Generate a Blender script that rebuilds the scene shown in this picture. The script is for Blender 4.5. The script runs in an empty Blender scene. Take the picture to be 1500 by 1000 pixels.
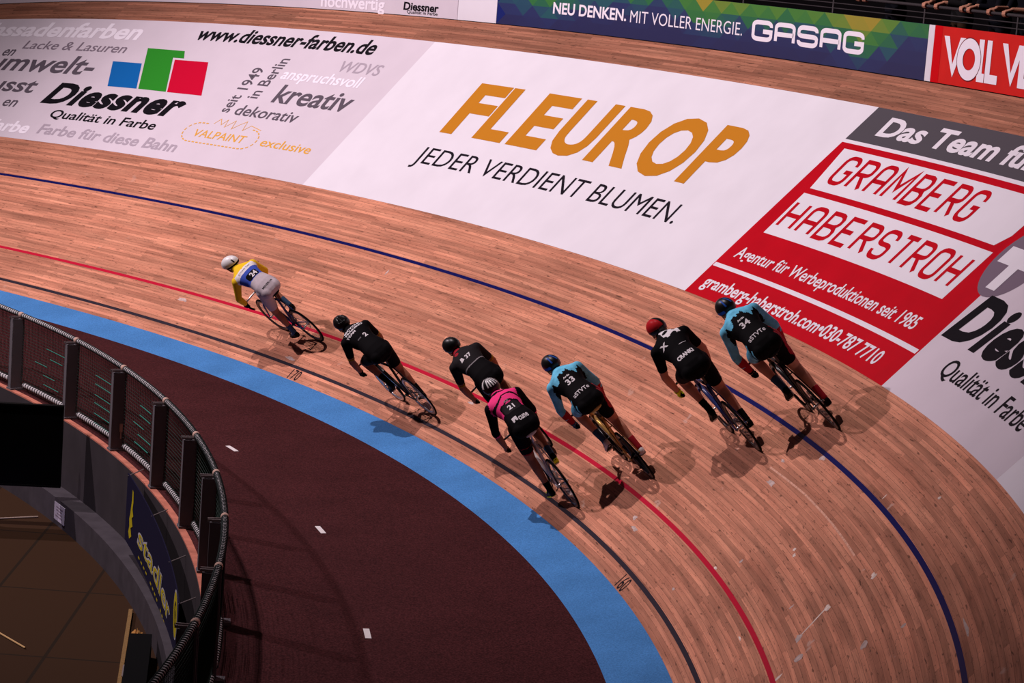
import bpy, bmesh, math, random
import numpy as np
from mathutils import Vector, Matrix
from mathutils.bvhtree import BVHTree

C = bpy.context.scene.collection
SC = bpy.context.scene
PI = math.pi
rnd = random.Random(7)

# ------------------------------------------------------------------ camera, world, lights, exposure
CAM = np.array([-4.3006, -22.1038, 6.5239])
YAW, PITCH, ROLL = -0.1224, -0.1634, 0.0753
fwd = np.array([-math.sin(YAW) * math.cos(PITCH), math.cos(YAW) * math.cos(PITCH), math.sin(PITCH)])
rgt = np.array([math.cos(YAW), math.sin(YAW), 0.0])
upv = np.cross(rgt, fwd)
r2 = rgt * math.cos(ROLL) + upv * math.sin(ROLL)
u2 = upv * math.cos(ROLL) - rgt * math.sin(ROLL)
cd = bpy.data.cameras.new('camera')
cd.sensor_width = 36.0
cd.lens = 36.0 * 3558.5 / 1500.0
cd.clip_end = 300
co = bpy.data.objects.new('camera', cd)
C.objects.link(co)
co.matrix_world = Matrix(((r2[0], u2[0], -fwd[0], CAM[0]), (r2[1], u2[1], -fwd[1], CAM[1]),
                          (r2[2], u2[2], -fwd[2], CAM[2]), (0, 0, 0, 1)))
SC.camera = co

w = bpy.data.worlds.new('hall')
SC.world = w
w.use_nodes = True
w.node_tree.nodes['Background'].inputs[0].default_value = (0.75, 0.42, 0.50, 1)
w.node_tree.nodes['Background'].inputs[1].default_value = 0.02

SC.view_settings.view_transform = 'Standard'
SC.view_settings.look = 'None'
SC.view_settings.gamma = 1.0
SC.view_settings.exposure = 0.0
SC.view_settings.use_curve_mapping = False


def spot(name, loc, target, watts, color, angle, blend, radius):
    l = bpy.data.lights.new(name, 'SPOT')
    l.energy = watts
    l.color = color
    l.spot_size = math.radians(angle)
    l.spot_blend = blend
    l.shadow_soft_size = radius
    o = bpy.data.objects.new(name, l)
    C.objects.link(o)
    o.location = loc
    d = Vector(target) - Vector(loc)
    o.rotation_euler = d.to_track_quat('-Z', 'Y').to_euler()
    return o


# ceiling floodlights of the hall: one nearly over the bank, one over the infield
spot('ceiling_floodlight', (-11.5, 7.0, 21.5), (-2.9, 12.8, 2.5), 13800, (1.0, 0.86, 0.895), 104, 0.85, 0.16)
spot('infield_floodlight', (-23.0, 15.8, 15.8), (-2.8, 12.6, 3.0), 15700, (1.0, 0.81, 0.88), 82, 0.85, 0.20)
spot('pit_lamp', (-8.6, 5.0, 1.8), (-6.4, 5.0, -1.4), 10, (1.0, 0.62, 0.35), 100, 0.8, 0.15)
spot('pit_led', (-7.3, 8.3, -1.0), (-6.0, 9.2, -1.2), 3.0, (0.36, 0.25, 1.0), 120, 1.0, 0.08)

# ------------------------------------------------------------------ materials
MATS = {}


def srgb(r, g, b):
    f = lambda c: (c / 255 / 12.92) if c <= 10 else ((c / 255 + 0.055) / 1.055) ** 2.4
    return (f(r), f(g), f(b), 1.0)


def mat(name, col, rough=0.6, metal=0.0, noise=0.0, nscale=40.0, spec=0.03):
    if name in MATS:
        return MATS[name]
    m = bpy.data.materials.new(name)
    m.use_nodes = True
    nt = m.node_tree
    b = nt.nodes['Principled BSDF']
    b.inputs['Base Color'].default_value = col if len(col) == 4 else (*col, 1)
    b.inputs['Roughness'].default_value = rough
    b.inputs['Metallic'].default_value = metal
    b.inputs['Specular IOR Level'].default_value = spec
    if noise:
        tc = nt.nodes.new('ShaderNodeTexCoord')
        n = nt.nodes.new('ShaderNodeTexNoise')
        n.inputs['Scale'].default_value = nscale
        n.inputs['Detail'].default_value = 3
        nt.links.new(tc.outputs['Object'], n.inputs['Vector'])
        mr = nt.nodes.new('ShaderNodeMapRange')
        mr.inputs[1].default_value = 0.3
        mr.inputs[2].default_value = 0.7
        mr.inputs[3].default_value = 1 - noise
        mr.inputs[4].default_value = 1 + noise
        nt.links.new(n.outputs['Fac'], mr.inputs[0])
        mx = nt.nodes.new('ShaderNodeVectorMath')
        mx.operation = 'SCALE'
        mx.inputs[0].default_value = col[:3]
        nt.links.new(mr.outputs[0], mx.inputs['Scale'])
        nt.links.new(mx.outputs[0], b.inputs['Base Color'])
    MATS[name] = m
    return m


def N(nt, t, **kw):
    n = nt.nodes.new(t)
    for k, v in kw.items():
        if k.startswith('i_'):
            n.inputs[int(k[2:]) if k[2:].isdigit() else k[2:]].default_value = v
        else:
            setattr(n, k, v)
    return n


def wood_material():
    """narrow pine boards running along the track; UV is metres along / metres across"""
    m = bpy.data.materials.new('track_boards')
    m.use_nodes = True
    nt = m.node_tree
    L = nt.links.new
    bs = nt.nodes['Principled BSDF']
    uv = N(nt, 'ShaderNodeUVMap', uv_map='UVMap')
    br = N(nt, 'ShaderNodeTexBrick')
    br.offset = 0.37
    br.inputs['Scale'].default_value = 1.0
    br.inputs['Brick Width'].default_value = 1.9
    br.inputs['Row Height'].default_value = 0.052
    br.inputs['Mortar Size'].default_value = 0.0022
    br.inputs['Mortar Smooth'].default_value = 0.3
    br.inputs['Color1'].default_value = (0, 0, 0, 1)
    br.inputs['Color2'].default_value = (1, 1, 1, 1)
    br.inputs['Mortar'].default_value = (0.5, 0.5, 0.5, 1)
    L(uv.outputs[0], br.inputs['Vector'])

    def stretched(su, sv, scale, detail=4, rough=0.6):
        mp = N(nt, 'ShaderNodeMapping')
        mp.inputs['Scale'].default_value = (su, sv, 1)
        L(uv.outputs[0], mp.inputs['Vector'])
        n = N(nt, 'ShaderNodeTexNoise')
        n.inputs['Scale'].default_value = scale
        n.inputs['Detail'].default_value = detail
        n.inputs['Roughness'].default_value = rough
        L(mp.outputs[0], n.inputs['Vector'])
        return n.outputs['Fac']

    def rng(src, a, b, c, d):
        mr = N(nt, 'ShaderNodeMapRange')
        for i, v in enumerate((a, b, c, d)):
            mr.inputs[i + 1].default_value = v
        L(src, mr.inputs[0])
        return mr.outputs[0]

    def mul(a, b):
        n = N(nt, 'ShaderNodeMath', operation='MULTIPLY')
        L(a, n.inputs[0])
        L(b, n.inputs[1])
        return n.outputs[0]

    board = rng(br.outputs['Color'], 0, 1, 0.74, 1.26)
    streak = mul(rng(stretched(0.35, 9.0, 1.6, 4), 0.3, 0.7, 0.74, 1.22), rng(stretched(0.7, 20.0, 1.0, 2), 0.32, 0.68, 0.86, 1.12))
    fine = mul(rng(stretched(1.4, 60.0, 1.0, 3), 0.3, 0.7, 0.92, 1.07), rng(stretched(26.0, 30.0, 1.0, 2, 0.5), 0.63, 0.70, 1.0, 0.62))
    patch = rng(stretched(0.5, 0.9, 0.9, 5), 0.3, 0.72, 0.86, 1.12)
    knot = rng(stretched(5.0, 34.0, 1.0, 2, 0.5), 0.64, 0.71, 1.0, 0.40)
    knot2 = rng(stretched(2.2, 18.0, 1.0, 3, 0.6), 0.60, 0.72, 1.0, 0.66)
    gap = rng(br.outputs['Fac'], 0, 1, 1.0, 0.52)
    sep = N(nt, 'ShaderNodeSeparateXYZ')
    L(uv.outputs[0], sep.inputs[0])
    # the topmost boards above the printed sheets are older, darker wood
    old = rng(sep.outputs[1], 6.66, 6.74, 1.0, 0.60)
    gap = mul(gap, old)
    val = mul(mul(mul(board, streak), mul(fine, patch)), mul(mul(knot, knot2), gap))
    hue = N(nt, 'ShaderNodeMix', data_type='RGBA')
    hue.inputs[6].default_value = (0.46, 0.165, 0.100, 1)
    hue.inputs[7].default_value = (0.645, 0.300, 0.188, 1)
    L(stretched(0.25, 3.0, 2.3, 3), hue.inputs[0])
    sc = N(nt, 'ShaderNodeVectorMath', operation='SCALE')
    L(hue.outputs[2], sc.inputs[0])
    L(val, sc.inputs['Scale'])
    # pale scuffs where the boards were rubbed or taped, mostly on the lower bank
    sc1 = rng(stretched(2.2, 2.6, 1.3, 4, 0.55), 0.685, 0.72, 0.0, 0.55)
    ex = mul(rng(sep.outputs[0], 2.0, 8.0, 1.0, 0.35), rng(sep.outputs[1], 3.0, 3.6, 1.0, 0.1))
    mixs = N(nt, 'ShaderNodeMix', data_type='RGBA')
    L(mul(sc1, ex), mixs.inputs[0])
    L(sc.outputs[0], mixs.inputs[6])
    mixs.inputs[7].default_value = (0.62, 0.43, 0.36, 1)
    L(mixs.outputs[2], bs.inputs['Base Color'])
    bs.inputs['Roughness'].default_value = 0.7
    bs.inputs['Specular IOR Level'].default_value = 0.08
    bp = N(nt, 'ShaderNodeBump')
    bp.inputs['Strength'].default_value = 0.25
    bp.inputs['Distance'].default_value = 0.004
    L(val, bp.inputs['Height'])
    L(bp.outputs[0], bs.inputs['Normal'])
    return m


def speckle_material(name, col, amt, scale, rough=0.85):
    m = bpy.data.materials.new(name)
    m.use_nodes = True
    nt = m.node_tree
    L = nt.links.new
    bs = nt.nodes['Principled BSDF']
    tc = N(nt, 'ShaderNodeTexCoord')
    n1 = N(nt, 'ShaderNodeTexNoise')
    n1.inputs['Scale'].default_value = scale
    n1.inputs['Detail'].default_value = 2
    n2 = N(nt, 'ShaderNodeTexNoise')
    n2.inputs['Scale'].default_value = 1.3
    n2.inputs['Detail'].default_value = 5
    L(tc.outputs['Object'], n1.inputs['Vector'])
    L(tc.outputs['Object'], n2.inputs['Vector'])
    a = N(nt, 'ShaderNodeMapRange')
    for i, v in enumerate((0.3, 0.7, 1 - amt, 1 + amt)):
        a.inputs[i + 1].default_value = v
    b = N(nt, 'ShaderNodeMapRange')
    for i, v in enumerate((0.3, 0.7, 0.88, 1.12)):
        b.inputs[i + 1].default_value = v
    L(n1.outputs['Fac'], a.inputs[0])
    L(n2.outputs['Fac'], b.inputs[0])
    mu = N(nt, 'ShaderNodeMath', operation='MULTIPLY')
    L(a.outputs[0], mu.inputs[0])
    L(b.outputs[0], mu.inputs[1])
    sc = N(nt, 'ShaderNodeVectorMath', operation='SCALE')
    sc.inputs[0].default_value = col
    L(mu.outputs[0], sc.inputs['Scale'])
    L(sc.outputs[0], bs.inputs['Base Color'])
    bs.inputs['Roughness'].default_value = rough
    bs.inputs['Specular IOR Level'].default_value = 0.05
    return m


M_WOOD = wood_material()
M_BLUE = speckle_material('blue_band_paint', (0.062, 0.215, 0.50), 0.2, 60)
M_APRON = speckle_material('maroon_safety_floor', (0.050, 0.0125, 0.0138), 0.6, 55)
M_WHITE = mat('white_print', (0.765, 0.73, 0.79), 0.5, noise=0.03, nscale=1.5)
M_GREYP = mat('pale_grey_print', (0.655, 0.585, 0.65), 0.5, noise=0.03, nscale=1.5)
M_RED = mat('red_print', srgb(186, 12, 30), 0.5, noise=0.06, nscale=2)
M_DGREY = mat('dark_grey_print', srgb(82, 78, 84), 0.5)
M_BLACK = mat('black_print', srgb(24, 22, 27), 0.5)
M_INK = mat('ink_print', srgb(30, 26, 34), 0.5)
M_GREY1 = mat('mid_grey_print', srgb(128, 116, 128), 0.5)
M_GREY2 = mat('light_grey_print', srgb(172, 160, 172), 0.5)
M_GREY3 = mat('deep_grey_print', srgb(92, 84, 94), 0.5)
M_LILAC = mat('lilac_white_print', srgb(243, 236, 246), 0.5)
M_GOLD = mat('gold_print', srgb(194, 126, 36), 0.5)
M_OCHRE = mat('ochre_print', srgb(222, 165, 70), 0.5)
M_PBLUE = mat('blue_print', srgb(22, 100, 172), 0.5)
M_PGREEN = mat('green_print', srgb(46, 140, 42), 0.5)
M_PRED = mat('crimson_print', srgb(198, 14, 50), 0.5)
M_LINEB = mat('navy_line_paint', srgb(18, 22, 84), 0.5)
M_LINER = mat('red_line_paint', srgb(185, 26, 54), 0.5)
M_LINEK = mat('black_line_paint', srgb(48, 43, 52), 0.5)
M_LANEW = mat('white_lane_paint', (0.72, 0.68, 0.68), 0.6)


# ------------------------------------------------------------------ basic object helpers
def mobj(name, verts, faces, mats=None, parent=None, midx=None, smooth=False, uv=None):
    me = bpy.data.meshes.new(name)
    me.from_pydata([tuple(map(float, v)) for v in verts], [], [tuple(map(int, f)) for f in faces])
    if mats is not None:
        for m in (mats if isinstance(mats, (list, tuple)) else [mats]):
            me.materials.append(m)
    if midx is not None:
        me.polygons.foreach_set('material_index', np.asarray(midx, dtype=np.int32))
    if smooth:
        me.polygons.foreach_set('use_smooth', np.ones(len(me.polygons), dtype=bool))
    if uv is not None:
        lay = me.uv_layers.new(name='UVMap')
        li = np.zeros(len(me.loops), dtype=np.int32)
        me.loops.foreach_get('vertex_index', li)
        lay.data.foreach_set('uv', np.asarray(uv, dtype=np.float32)[li].ravel())
    me.update()
    o = bpy.data.objects.new(name, me)
    C.objects.link(o)
    if parent is not None:
        o.parent = parent
    return o


def tag(o, label=None, cat=None, group=None, kind=None):
    if label:
        o['label'] = label
    if cat:
        o['category'] = cat
    if group:
        o['group'] = group
    if kind:
        o['kind'] = kind
    return o


def empty(name, mw=None):
    o = bpy.data.objects.new(name, None)
    o.empty_display_size = 0.2
    C.objects.link(o)
    if mw is not None:
        o.matrix_world = mw
    return o


class MB:
    """collects simple shapes into one mesh"""

    def __init__(s):
        s.v = []
        s.f = []
        s.m = []

    def add(s, v, f, m=0):
        o = len(s.v)
        s.v += [tuple(x) for x in v]
        s.f += [tuple(i + o for i in q) for q in f]
        s.m += [m] * len(f)
        return s

    def box(s, c, half, ax=None, m=0):
        c = np.asarray(c, float)
        A = np.eye(3) if ax is None else np.asarray(ax, float)
        vs = []
        for i in (-1, 1):
            for j in (-1, 1):
                for k in (-1, 1):
                    vs.append(c + A[0] * half[0] * i + A[1] * half[1] * j + A[2] * half[2] * k)
        return s.add(vs, [(0, 1, 3, 2), (4, 6, 7, 5), (0, 4, 5, 1), (2, 3, 7, 6), (0, 2, 6, 4), (1, 5, 7, 3)], m)

    def tube(s, path, r, n=8, m=0, closed=False, cap=True, flat=1.0):
        p = np.asarray(path, float)
        k = len(p)
        rr = np.broadcast_to(np.asarray(r, float), (k,)) if np.ndim(r) < 1 else np.asarray(r, float)
        if closed:
            T = np.roll(p, -1, 0) - np.roll(p, 1, 0)
        else:
            T = np.gradient(p, axis=0)
        T /= np.linalg.norm(T, axis=1)[:, None] + 1e-12
        a = np.array([0, 0, 1.0]) if abs(T[0][2]) < 0.9 else np.array([1.0, 0, 0])
        U = np.cross(T[0], a)
        U /= np.linalg.norm(U)
        vs = []
        for i in range(k):
            U = U - T[i] * (U @ T[i])
            U /= np.linalg.norm(U)
            W = np.cross(T[i], U)
            for j in range(n):
                t = 2 * PI * j / n
                vs.append(p[i] + rr[i] * (math.cos(t) * U + math.sin(t) * W * flat))
        fs = []
        for i in range(k if closed else k - 1):
            i2 = (i + 1) % k
            for j in range(n):
                j2 = (j + 1) % n
                fs.append((i * n + j, i * n + j2, i2 * n + j2, i2 * n + j))
        if cap and not closed:
            fs.append(tuple(range(n - 1, -1, -1)))
            fs.append(tuple((k - 1) * n + j for j in range(n)))
        return s.add(vs, fs, m)

    def cyl(s, a, b, r, n=12, m=0, r2=None):
        return s.tube([a, b], [r, r if r2 is None else r2], n, m)

    def lathe(s, prof, c, ax, n=32, m=0, closed=False):
        """prof: list of (radius, offset along axis)"""
        c = np.asarray(c, float)
        ax = np.asarray(ax, float) / np.linalg.norm(ax)
        a = np.array([0, 0, 1.0]) if abs(ax[2]) < 0.9 else np.array([1.0, 0, 0])
        U = np.cross(ax, a)
        U /= np.linalg.norm(U)
        W = np.cross(ax, U)
        k = len(prof)
        vs = [c + ax * h + r * (math.cos(2 * PI * j / n) * U + math.sin(2 * PI * j / n) * W) for (r, h) in prof for j in range(n)]
        fs = []
        for i in range(k if closed else k - 1):
            i2 = (i + 1) % k
            for j in range(n):
                j2 = (j + 1) % n
                fs.append((i * n + j, i * n + j2, i2 * n + j2, i2 * n + j))
        return s.add(vs, fs, m)

    def build(s, name, mats, parent=None, smooth=False):
        return mobj(name, s.v, s.f, mats, parent, s.m if isinstance(mats, (list, tuple)) else None, smooth)


# ------------------------------------------------------------------ the track's plan: curvature and banking along its inner edge
K0, K1, K2, K3 = 0.0383, 0.0089, -0.0402, 0.0162
B0, B1, B2, B3 = 0.802, -0.1803, 0.324, -1.5136
TU = np.arange(-14.0, 36.01, 0.1)
SW = 7.2216          # width of the banked boards
WB, BB = 0.5771, 0.2663   # blue band: width and tilt
Z0 = -WB * math.sin(BB)   # level of the flat safety floor


def _kb():
    v = np.clip(TU, -8, 34) / 10
    k = K0 + K1 * v / 10 + K2 * v ** 2 / 10 + K3 * v ** 3 / 100
    b = B0 + B1 * v / 10 + B2 * v ** 2 / 10 * 1.0 * 1.0 + B3 * v ** 3 / 100
    return k, b


_k, TB = _kb()
_th = np.concatenate([[0], np.cumsum((_k[1:] + _k[:-1]) / 2 * 0.1)])
_i0 = int(np.argmin(abs(TU)))
_th -= _th[_i0]
_d = np.stack([-np.sin(_th), np.cos(_th)], 1)
TC = np.concatenate([[[0, 0]], np.cumsum((_d[1:] + _d[:-1]) / 2 * 0.1, 0)])
TC -= TC[_i0]
TN = np.stack([np.cos(_th), np.sin(_th)], 1)


def frame(u):
    u = np.asarray(u, float)
    c = np.stack([np.interp(u, TU, TC[:, 0]), np.interp(u, TU, TC[:, 1])], -1)
    n = np.stack([np.interp(u, TU, TN[:, 0]), np.interp(u, TU, TN[:, 1])], -1)
    n /= np.linalg.norm(n, axis=-1, keepdims=True)
    return c, n, np.interp(u, TU, TB)


def P(u, s, h=0.0):
    """point on the banked boards: u along the inner edge, s up the bank, h off the surface"""
    u, s, h = np.broadcast_arrays(np.asarray(u, float), np.asarray(s, float), np.asarray(h, float))
    c, n, b = frame(u)
    cb, sb = np.cos(b), np.sin(b)
    a = s * cb - h * sb
    return np.stack([c[..., 0] + n[..., 0] * a, c[..., 1] + n[..., 1] * a, s * sb + h * cb], -1)


def W(u, h, d=0.0):
    """point on the upright wall at the top of the bank; d towards the track"""
    u, h, d = np.broadcast_arrays(np.asarray(u, float), np.asarray(h, float), np.asarray(d, float))
    p = P(u, SW).copy()
    n = frame(u)[1]
    p[..., 0] -= n[..., 0] * d
    p[..., 1] -= n[..., 1] * d
    p[..., 2] += h
    return p


def grid_faces(nu, ns):
    f = []
    for i in range(nu - 1):
        for j in range(ns - 1):
            a = i * ns + j
            f.append((a, a + ns, a + ns + 1, a + 1))
    return f


# ------------------------------------------------------------------ banked boards and the lines painted on them
us = np.arange(-13.5, 35.01, 0.2)
ss = np.linspace(0, SW, 25)
UU, SS = np.meshgrid(us, ss, indexing='ij')
top = P(UU, SS).reshape(-1, 3)
bot = P(UU, SS, -0.05).reshape(-1, 3)
ft = grid_faces(len(us), len(ss))
n0 = len(top)
fb = [tuple(n0 + i for i in q[::-1]) for q in ft]
track = mobj('track_floor', np.concatenate([top, bot]), ft + fb, M_WOOD,
             uv=np.tile(np.stack([UU.ravel(), SS.ravel()], 1), (2, 1)), smooth=True)
tag(track, 'steep banked velodrome turn of narrow pine boards', 'cycling track', kind='structure')


def band(name, s0, s1, m, parent, h=0.0015, u0=-13.5, u1=35.0, surf=P):
    u = np.arange(u0, u1 + 0.01, 0.2)
    a = surf(u, s0, h)
    b = surf(u, s1, h)
    v = np.stack([a, b], 1).reshape(-1, 3)
    return mobj(name, v, grid_faces(len(u), 2), m, parent, smooth=True)


tag(band('measurement_line', 0.2, 0.25, M_LINEK, track), 'black painted measurement line')
tag(band('sprint_line', 0.85, 0.90, M_LINER, track), 'red painted sprint line')
tag(band('stayer_line', 2.44, 2.49, M_LINEB, track), 'navy blue painted stayer line')

# blue band below the boards
v1 = P(us, 0.0)
c_, n_, b_ = frame(us)
v0 = np.stack([c_[:, 0] - n_[:, 0] * WB * math.cos(BB), c_[:, 1] - n_[:, 1] * WB * math.cos(BB), np.full(len(us), Z0)], 1)
bl = mobj('blue_band_floor', np.stack([v0, (v0 + v1) / 2, v1], 1).reshape(-1, 3), grid_faces(len(us), 3), M_BLUE, smooth=True)
tag(bl, 'light blue band painted along the foot of the bank', 'floor band', kind='structure')


# ------------------------------------------------------------------ printed sheets and lettering
def text_flat(body, bold=0.0, sp=1.0):
    cu = bpy.data.curves.new('t', 'FONT')
    cu.space_character = sp
    cu.body = body
    cu.offset = bold
    cu.resolution_u = 4
    o = bpy.data.objects.new('t', cu)
    C.objects.link(o)
    dg = bpy.context.evaluated_depsgraph_get()
    me = bpy.data.meshes.new_from_object(o.evaluated_get(dg))
    v = np.array([x.co[:2] for x in me.vertices])
    f = [tuple(p.vertices) for p in me.polygons]
    bpy.data.objects.remove(o)
    bpy.data.curves.remove(cu)
    bpy.data.meshes.remove(me)
    return v, f


def text_unit(body, bold=0.0, anchor=None, shear=0.0, base=0.0, sp=1.0):
    """lettering scaled so that it (or its last part, anchor) fills x 0..1 and reaches y 0..1 above the baseline"""
    v, f = text_flat(body, bold, sp)
    v = v + [0, 0]
    ymax = v[:, 1].max()
    y0 = -bold if base == 0 else v[:, 1].min()
    v[:, 1] = (v[:, 1] - y0) / (ymax - y0)
    x0, x1 = v[:, 0].min(), v[:, 0].max()
    if anchor:
        a = text_flat(anchor, bold)[0]
        wd = a[:, 0].max() - a[:, 0].min()
        if body.endswith(anchor):
            x0 = x1 - wd
        else:
            x1 = x0 + wd
    v[:, 0] = (v[:, 0] - x0) / (x1 - x0)
    return v, f


def split_u(v2, f, step=0.2):
    bm = bmesh.new()
    vs = [bm.verts.new((float(a), float(b), 0)) for a, b in v2]
    for q in f:
        try:
            bm.faces.new([vs[i] for i in q])
        except ValueError:
            pass
    lo, hi = v2[:, 0].min(), v2[:, 0].max()
    k = math.ceil(lo / step)
    while k * step < hi:
        g = bm.verts[:] + bm.edges[:] + bm.faces[:]
        bmesh.ops.bisect_plane(bm, geom=g, plane_co=(k * step, 0, 0), plane_no=(1, 0, 0))
        k += 1
    bm.verts.index_update()
    v = np.array([x.co[:2] for x in bm.verts])
    ff = [tuple(x.index for x in fc.verts) for fc in bm.faces]
    bm.free()
    return v, ff


def decal(name, v2, f, m, parent=None, h=0.006, surf='bank'):
    v2, f = split_u(np.asarray(v2, float), f)
    if surf == 'bank':
        v3 = P(v2[:, 0], v2[:, 1], h)
    else:
        v3 = W(v2[:, 0], v2[:, 1], h)
    return mobj(name, v3, [q[::-1] for q in f], m, parent)


def word(body, uL, uR, s0, s1, m, parent, bold=0.0, anchor=None, shear=0.0, name='lettering', h=0.006, surf='bank', sp=1.0):
    v, f = text_unit(body, bold, anchor, sp=sp)
    q = np.stack([uL + (uR - uL) * v[:, 0] - shear * (s1 - s0) * v[:, 1], s0 + (s1 - s0) * v[:, 1]], 1)
    return decal(name, q, f, m, parent, h, surf)


def rword(body, u, sA, sB, height, m, parent, bold=0.0):
    """lettering turned a quarter, reading up the bank"""
    v, f = text_unit(body, bold)
    q = np.stack([u + height * v[:, 1], sA + (sB - sA) * v[:, 0]], 1)
    return decal('lettering', q, f, m, parent)


def poly(name, pts, m, parent, h=0.006, surf='bank'):
    return decal(name, np.array(pts, float), [tuple(range(len(pts)))], m, parent, h, surf)


def stroke2d(path, wd, closed=False):
    """flat ribbon with mitred corners along a 2-D path"""
    p = [np.asarray(path[0], float)]
    for q in path[1:]:
        if np.linalg.norm(np.asarray(q, float) - p[-1]) > 1e-5:
            p.append(np.asarray(q, float))
    n = len(p)
    L, R = [], []
    for i in range(n):
        if closed:
            a, b = p[i] - p[i - 1], p[(i + 1) % n] - p[i]
        else:
            a = p[i] - p[i - 1] if i else p[1] - p[0]
            b = p[i + 1] - p[i] if i < n - 1 else a
            if not i:
                a = b
        a = a / np.linalg.norm(a)
        b = b / np.linalg.norm(b)
        na, nb = np.array([-a[1], a[0]]), np.array([-b[1], b[0]])
        mt = na + nb
        mt /= np.linalg.norm(mt) + 1e-9
        k = min(1.0 / max(mt @ na, 0.35), 2.2)
        L.append(p[i] + mt * wd / 2 * k)
        R.append(p[i] - mt * wd / 2 * k)
    v = np.array(L + R)
    f = [(i, (i + 1) % n, n + (i + 1) % n, n + i) for i in range(n if closed else n - 1)]
    return v, f


def arc(cx, cy, r, a0, a1, n=5, ry=None):
    ry = ry or r
    return [(cx + r * math.cos(math.radians(a0 + (a1 - a0) * i / n)), cy + ry * math.sin(math.radians(a0 + (a1 - a0) * i / n))) for i in range(n + 1)]


# letters drawn as strokes in a box 1 high and `wd` wide (tall, narrow, round-cornered signage letters)
def glyph(ch, wd, r=0.2):
    x = wd
    if ch == 'G':
        return [arc(x - r, 1 - r, r, 0, 90)[0:1] and [(x, 1 - r * 1.3)] + arc(x - r, 1 - r, r, 0, 90) + arc(r, 1 - r, r, 90, 180) + arc(r, r, r, 180, 270) + arc(x - r, r, r, 270, 360) + [(x, 0.46), (x * 0.55, 0.46)]]
    if ch == 'R':
        return [[(0, 0), (0, 1)] + arc(x - r, 1 - r, r, 90, 0) + arc(x - r, 0.5 + r * 0.6, r, 0, -90, ry=r * 0.6) + [(0.02, 0.5)], [(x * 0.45, 0.5), (x, 0)]]
    if ch == 'A':
        return [[(0, 0), (0, 1 - r)] + arc(r, 1 - r, r, 180, 90) + arc(x - r, 1 - r, r, 90, 0) + [(x, 0)], [(0, 0.42), (x, 0.42)]]
    if ch == 'M':
        return [[(0, 0), (0, 1), (x / 2, 0.35), (x, 1), (x, 0)]]
    if ch == 'B':
        return [[(0, 0.5), (x - r, 0.5)] + arc(x - r, 0.75, r, -90, 90, ry=0.25) + [(0, 1), (0, 0), (x - r, 0)] + arc(x - r, 0.25, r, -90, 90, ry=0.25)]
    if ch == 'E':
        return [[(x, 1), (0, 1), (0, 0), (x, 0)], [(0, 0.5), (x * 0.8, 0.5)]]
    if ch == 'H':
        return [[(0, 0), (0, 1)], [(x, 0), (x, 1)], [(0, 0.48), (x, 0.48)]]
    if ch == 'S':
        return [[(x, 1 - r * 1.2)] + arc(x - r, 1 - r, r, 0, 90) + arc(r, 1 - r, r, 90, 180) + arc(r, 0.5 + r * 0.6, r, 180, 270, ry=r * 0.6) + arc(x - r, 0.5 - r * 0.6, r, 90, 0, ry=r * 0.6) + arc(x - r, r, r, 0, -90) + arc(r, r, r, 270, 180) + [(0, r * 1.2)]]
    if ch == 'T':
        return [[(0, 1), (x, 1)], [(x / 2, 1), (x / 2, 0)]]
    if ch == 'O':
        return [arc(x - r, 1 - r, r, 0, 90) + arc(r, 1 - r, r, 90, 180) + arc(r, r, r, 180, 270) + arc(x - r, r, r, 270, 360) + [(x, 1 - r)]]
    return []


def stroke_word(body, uL, uR, s0, s1, m, parent, wt, gap=0.32, r=0.22, surf='bank', h=0.006, cw=0.62):
    H = s1 - s0 - wt
    wid = {'M': cw * 1.15, 'T': cw * 0.9}
    ws = [wid.get(c, cw) for c in body]
    tot = sum(ws) + gap * (len(body) - 1)
    sx = (abs(uL - uR) - wt) / tot
    sg = -1 if uR < uL else 1
    x = 0
    for c, wd in zip(body, ws):
        V, F = [], []
        for path in glyph(c, wd, r):
            q = [(uL + sg * (wt / 2 + (x + px) * sx), s0 + wt / 2 + py * H) for px, py in path]
            v, f = stroke2d(q, wt)
            F += [tuple(i + len(V) for i in t) for t in f]
            V += list(v)
        decal('lettering', V, F, m, parent, h, surf)
        x += wd + gap


def sheet(name, uL, uR, s0, s1, m, parent=None, h=0.003):
    """uL/uR: functions or numbers giving the slanted ends"""
    fl = uL if callable(uL) else (lambda s: uL)
    fr = uR if callable(uR) else (lambda s: uR)
    nu = max(2, int(abs(fl(s0) - fr(s0)) / 0.2) + 1)
    s = np.linspace(s0, s1, 9)
    t = np.linspace(0, 1, nu)
    UU = np.array([[fr(b) + (fl(b) - fr(b)) * a for b in s] for a in t])
    SS = np.array([[b for b in s] for a in t])
    return mobj(name, P(UU, SS, h).reshape(-1, 3), grid_faces(nu, len(s)), m, parent, smooth=True)


SA, ST = 3.357, 6.70
b1 = lambda s: 16.535 + (6.69 - s) * 0.0603
b2 = lambda s: 6.49 + (6.705 - s) * 0.0644
b3 = lambda s: 1.10 + (s - 3.36) * 0.004
b4 = lambda s: -2.84 + (s - 3.345) * 0.02

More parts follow.
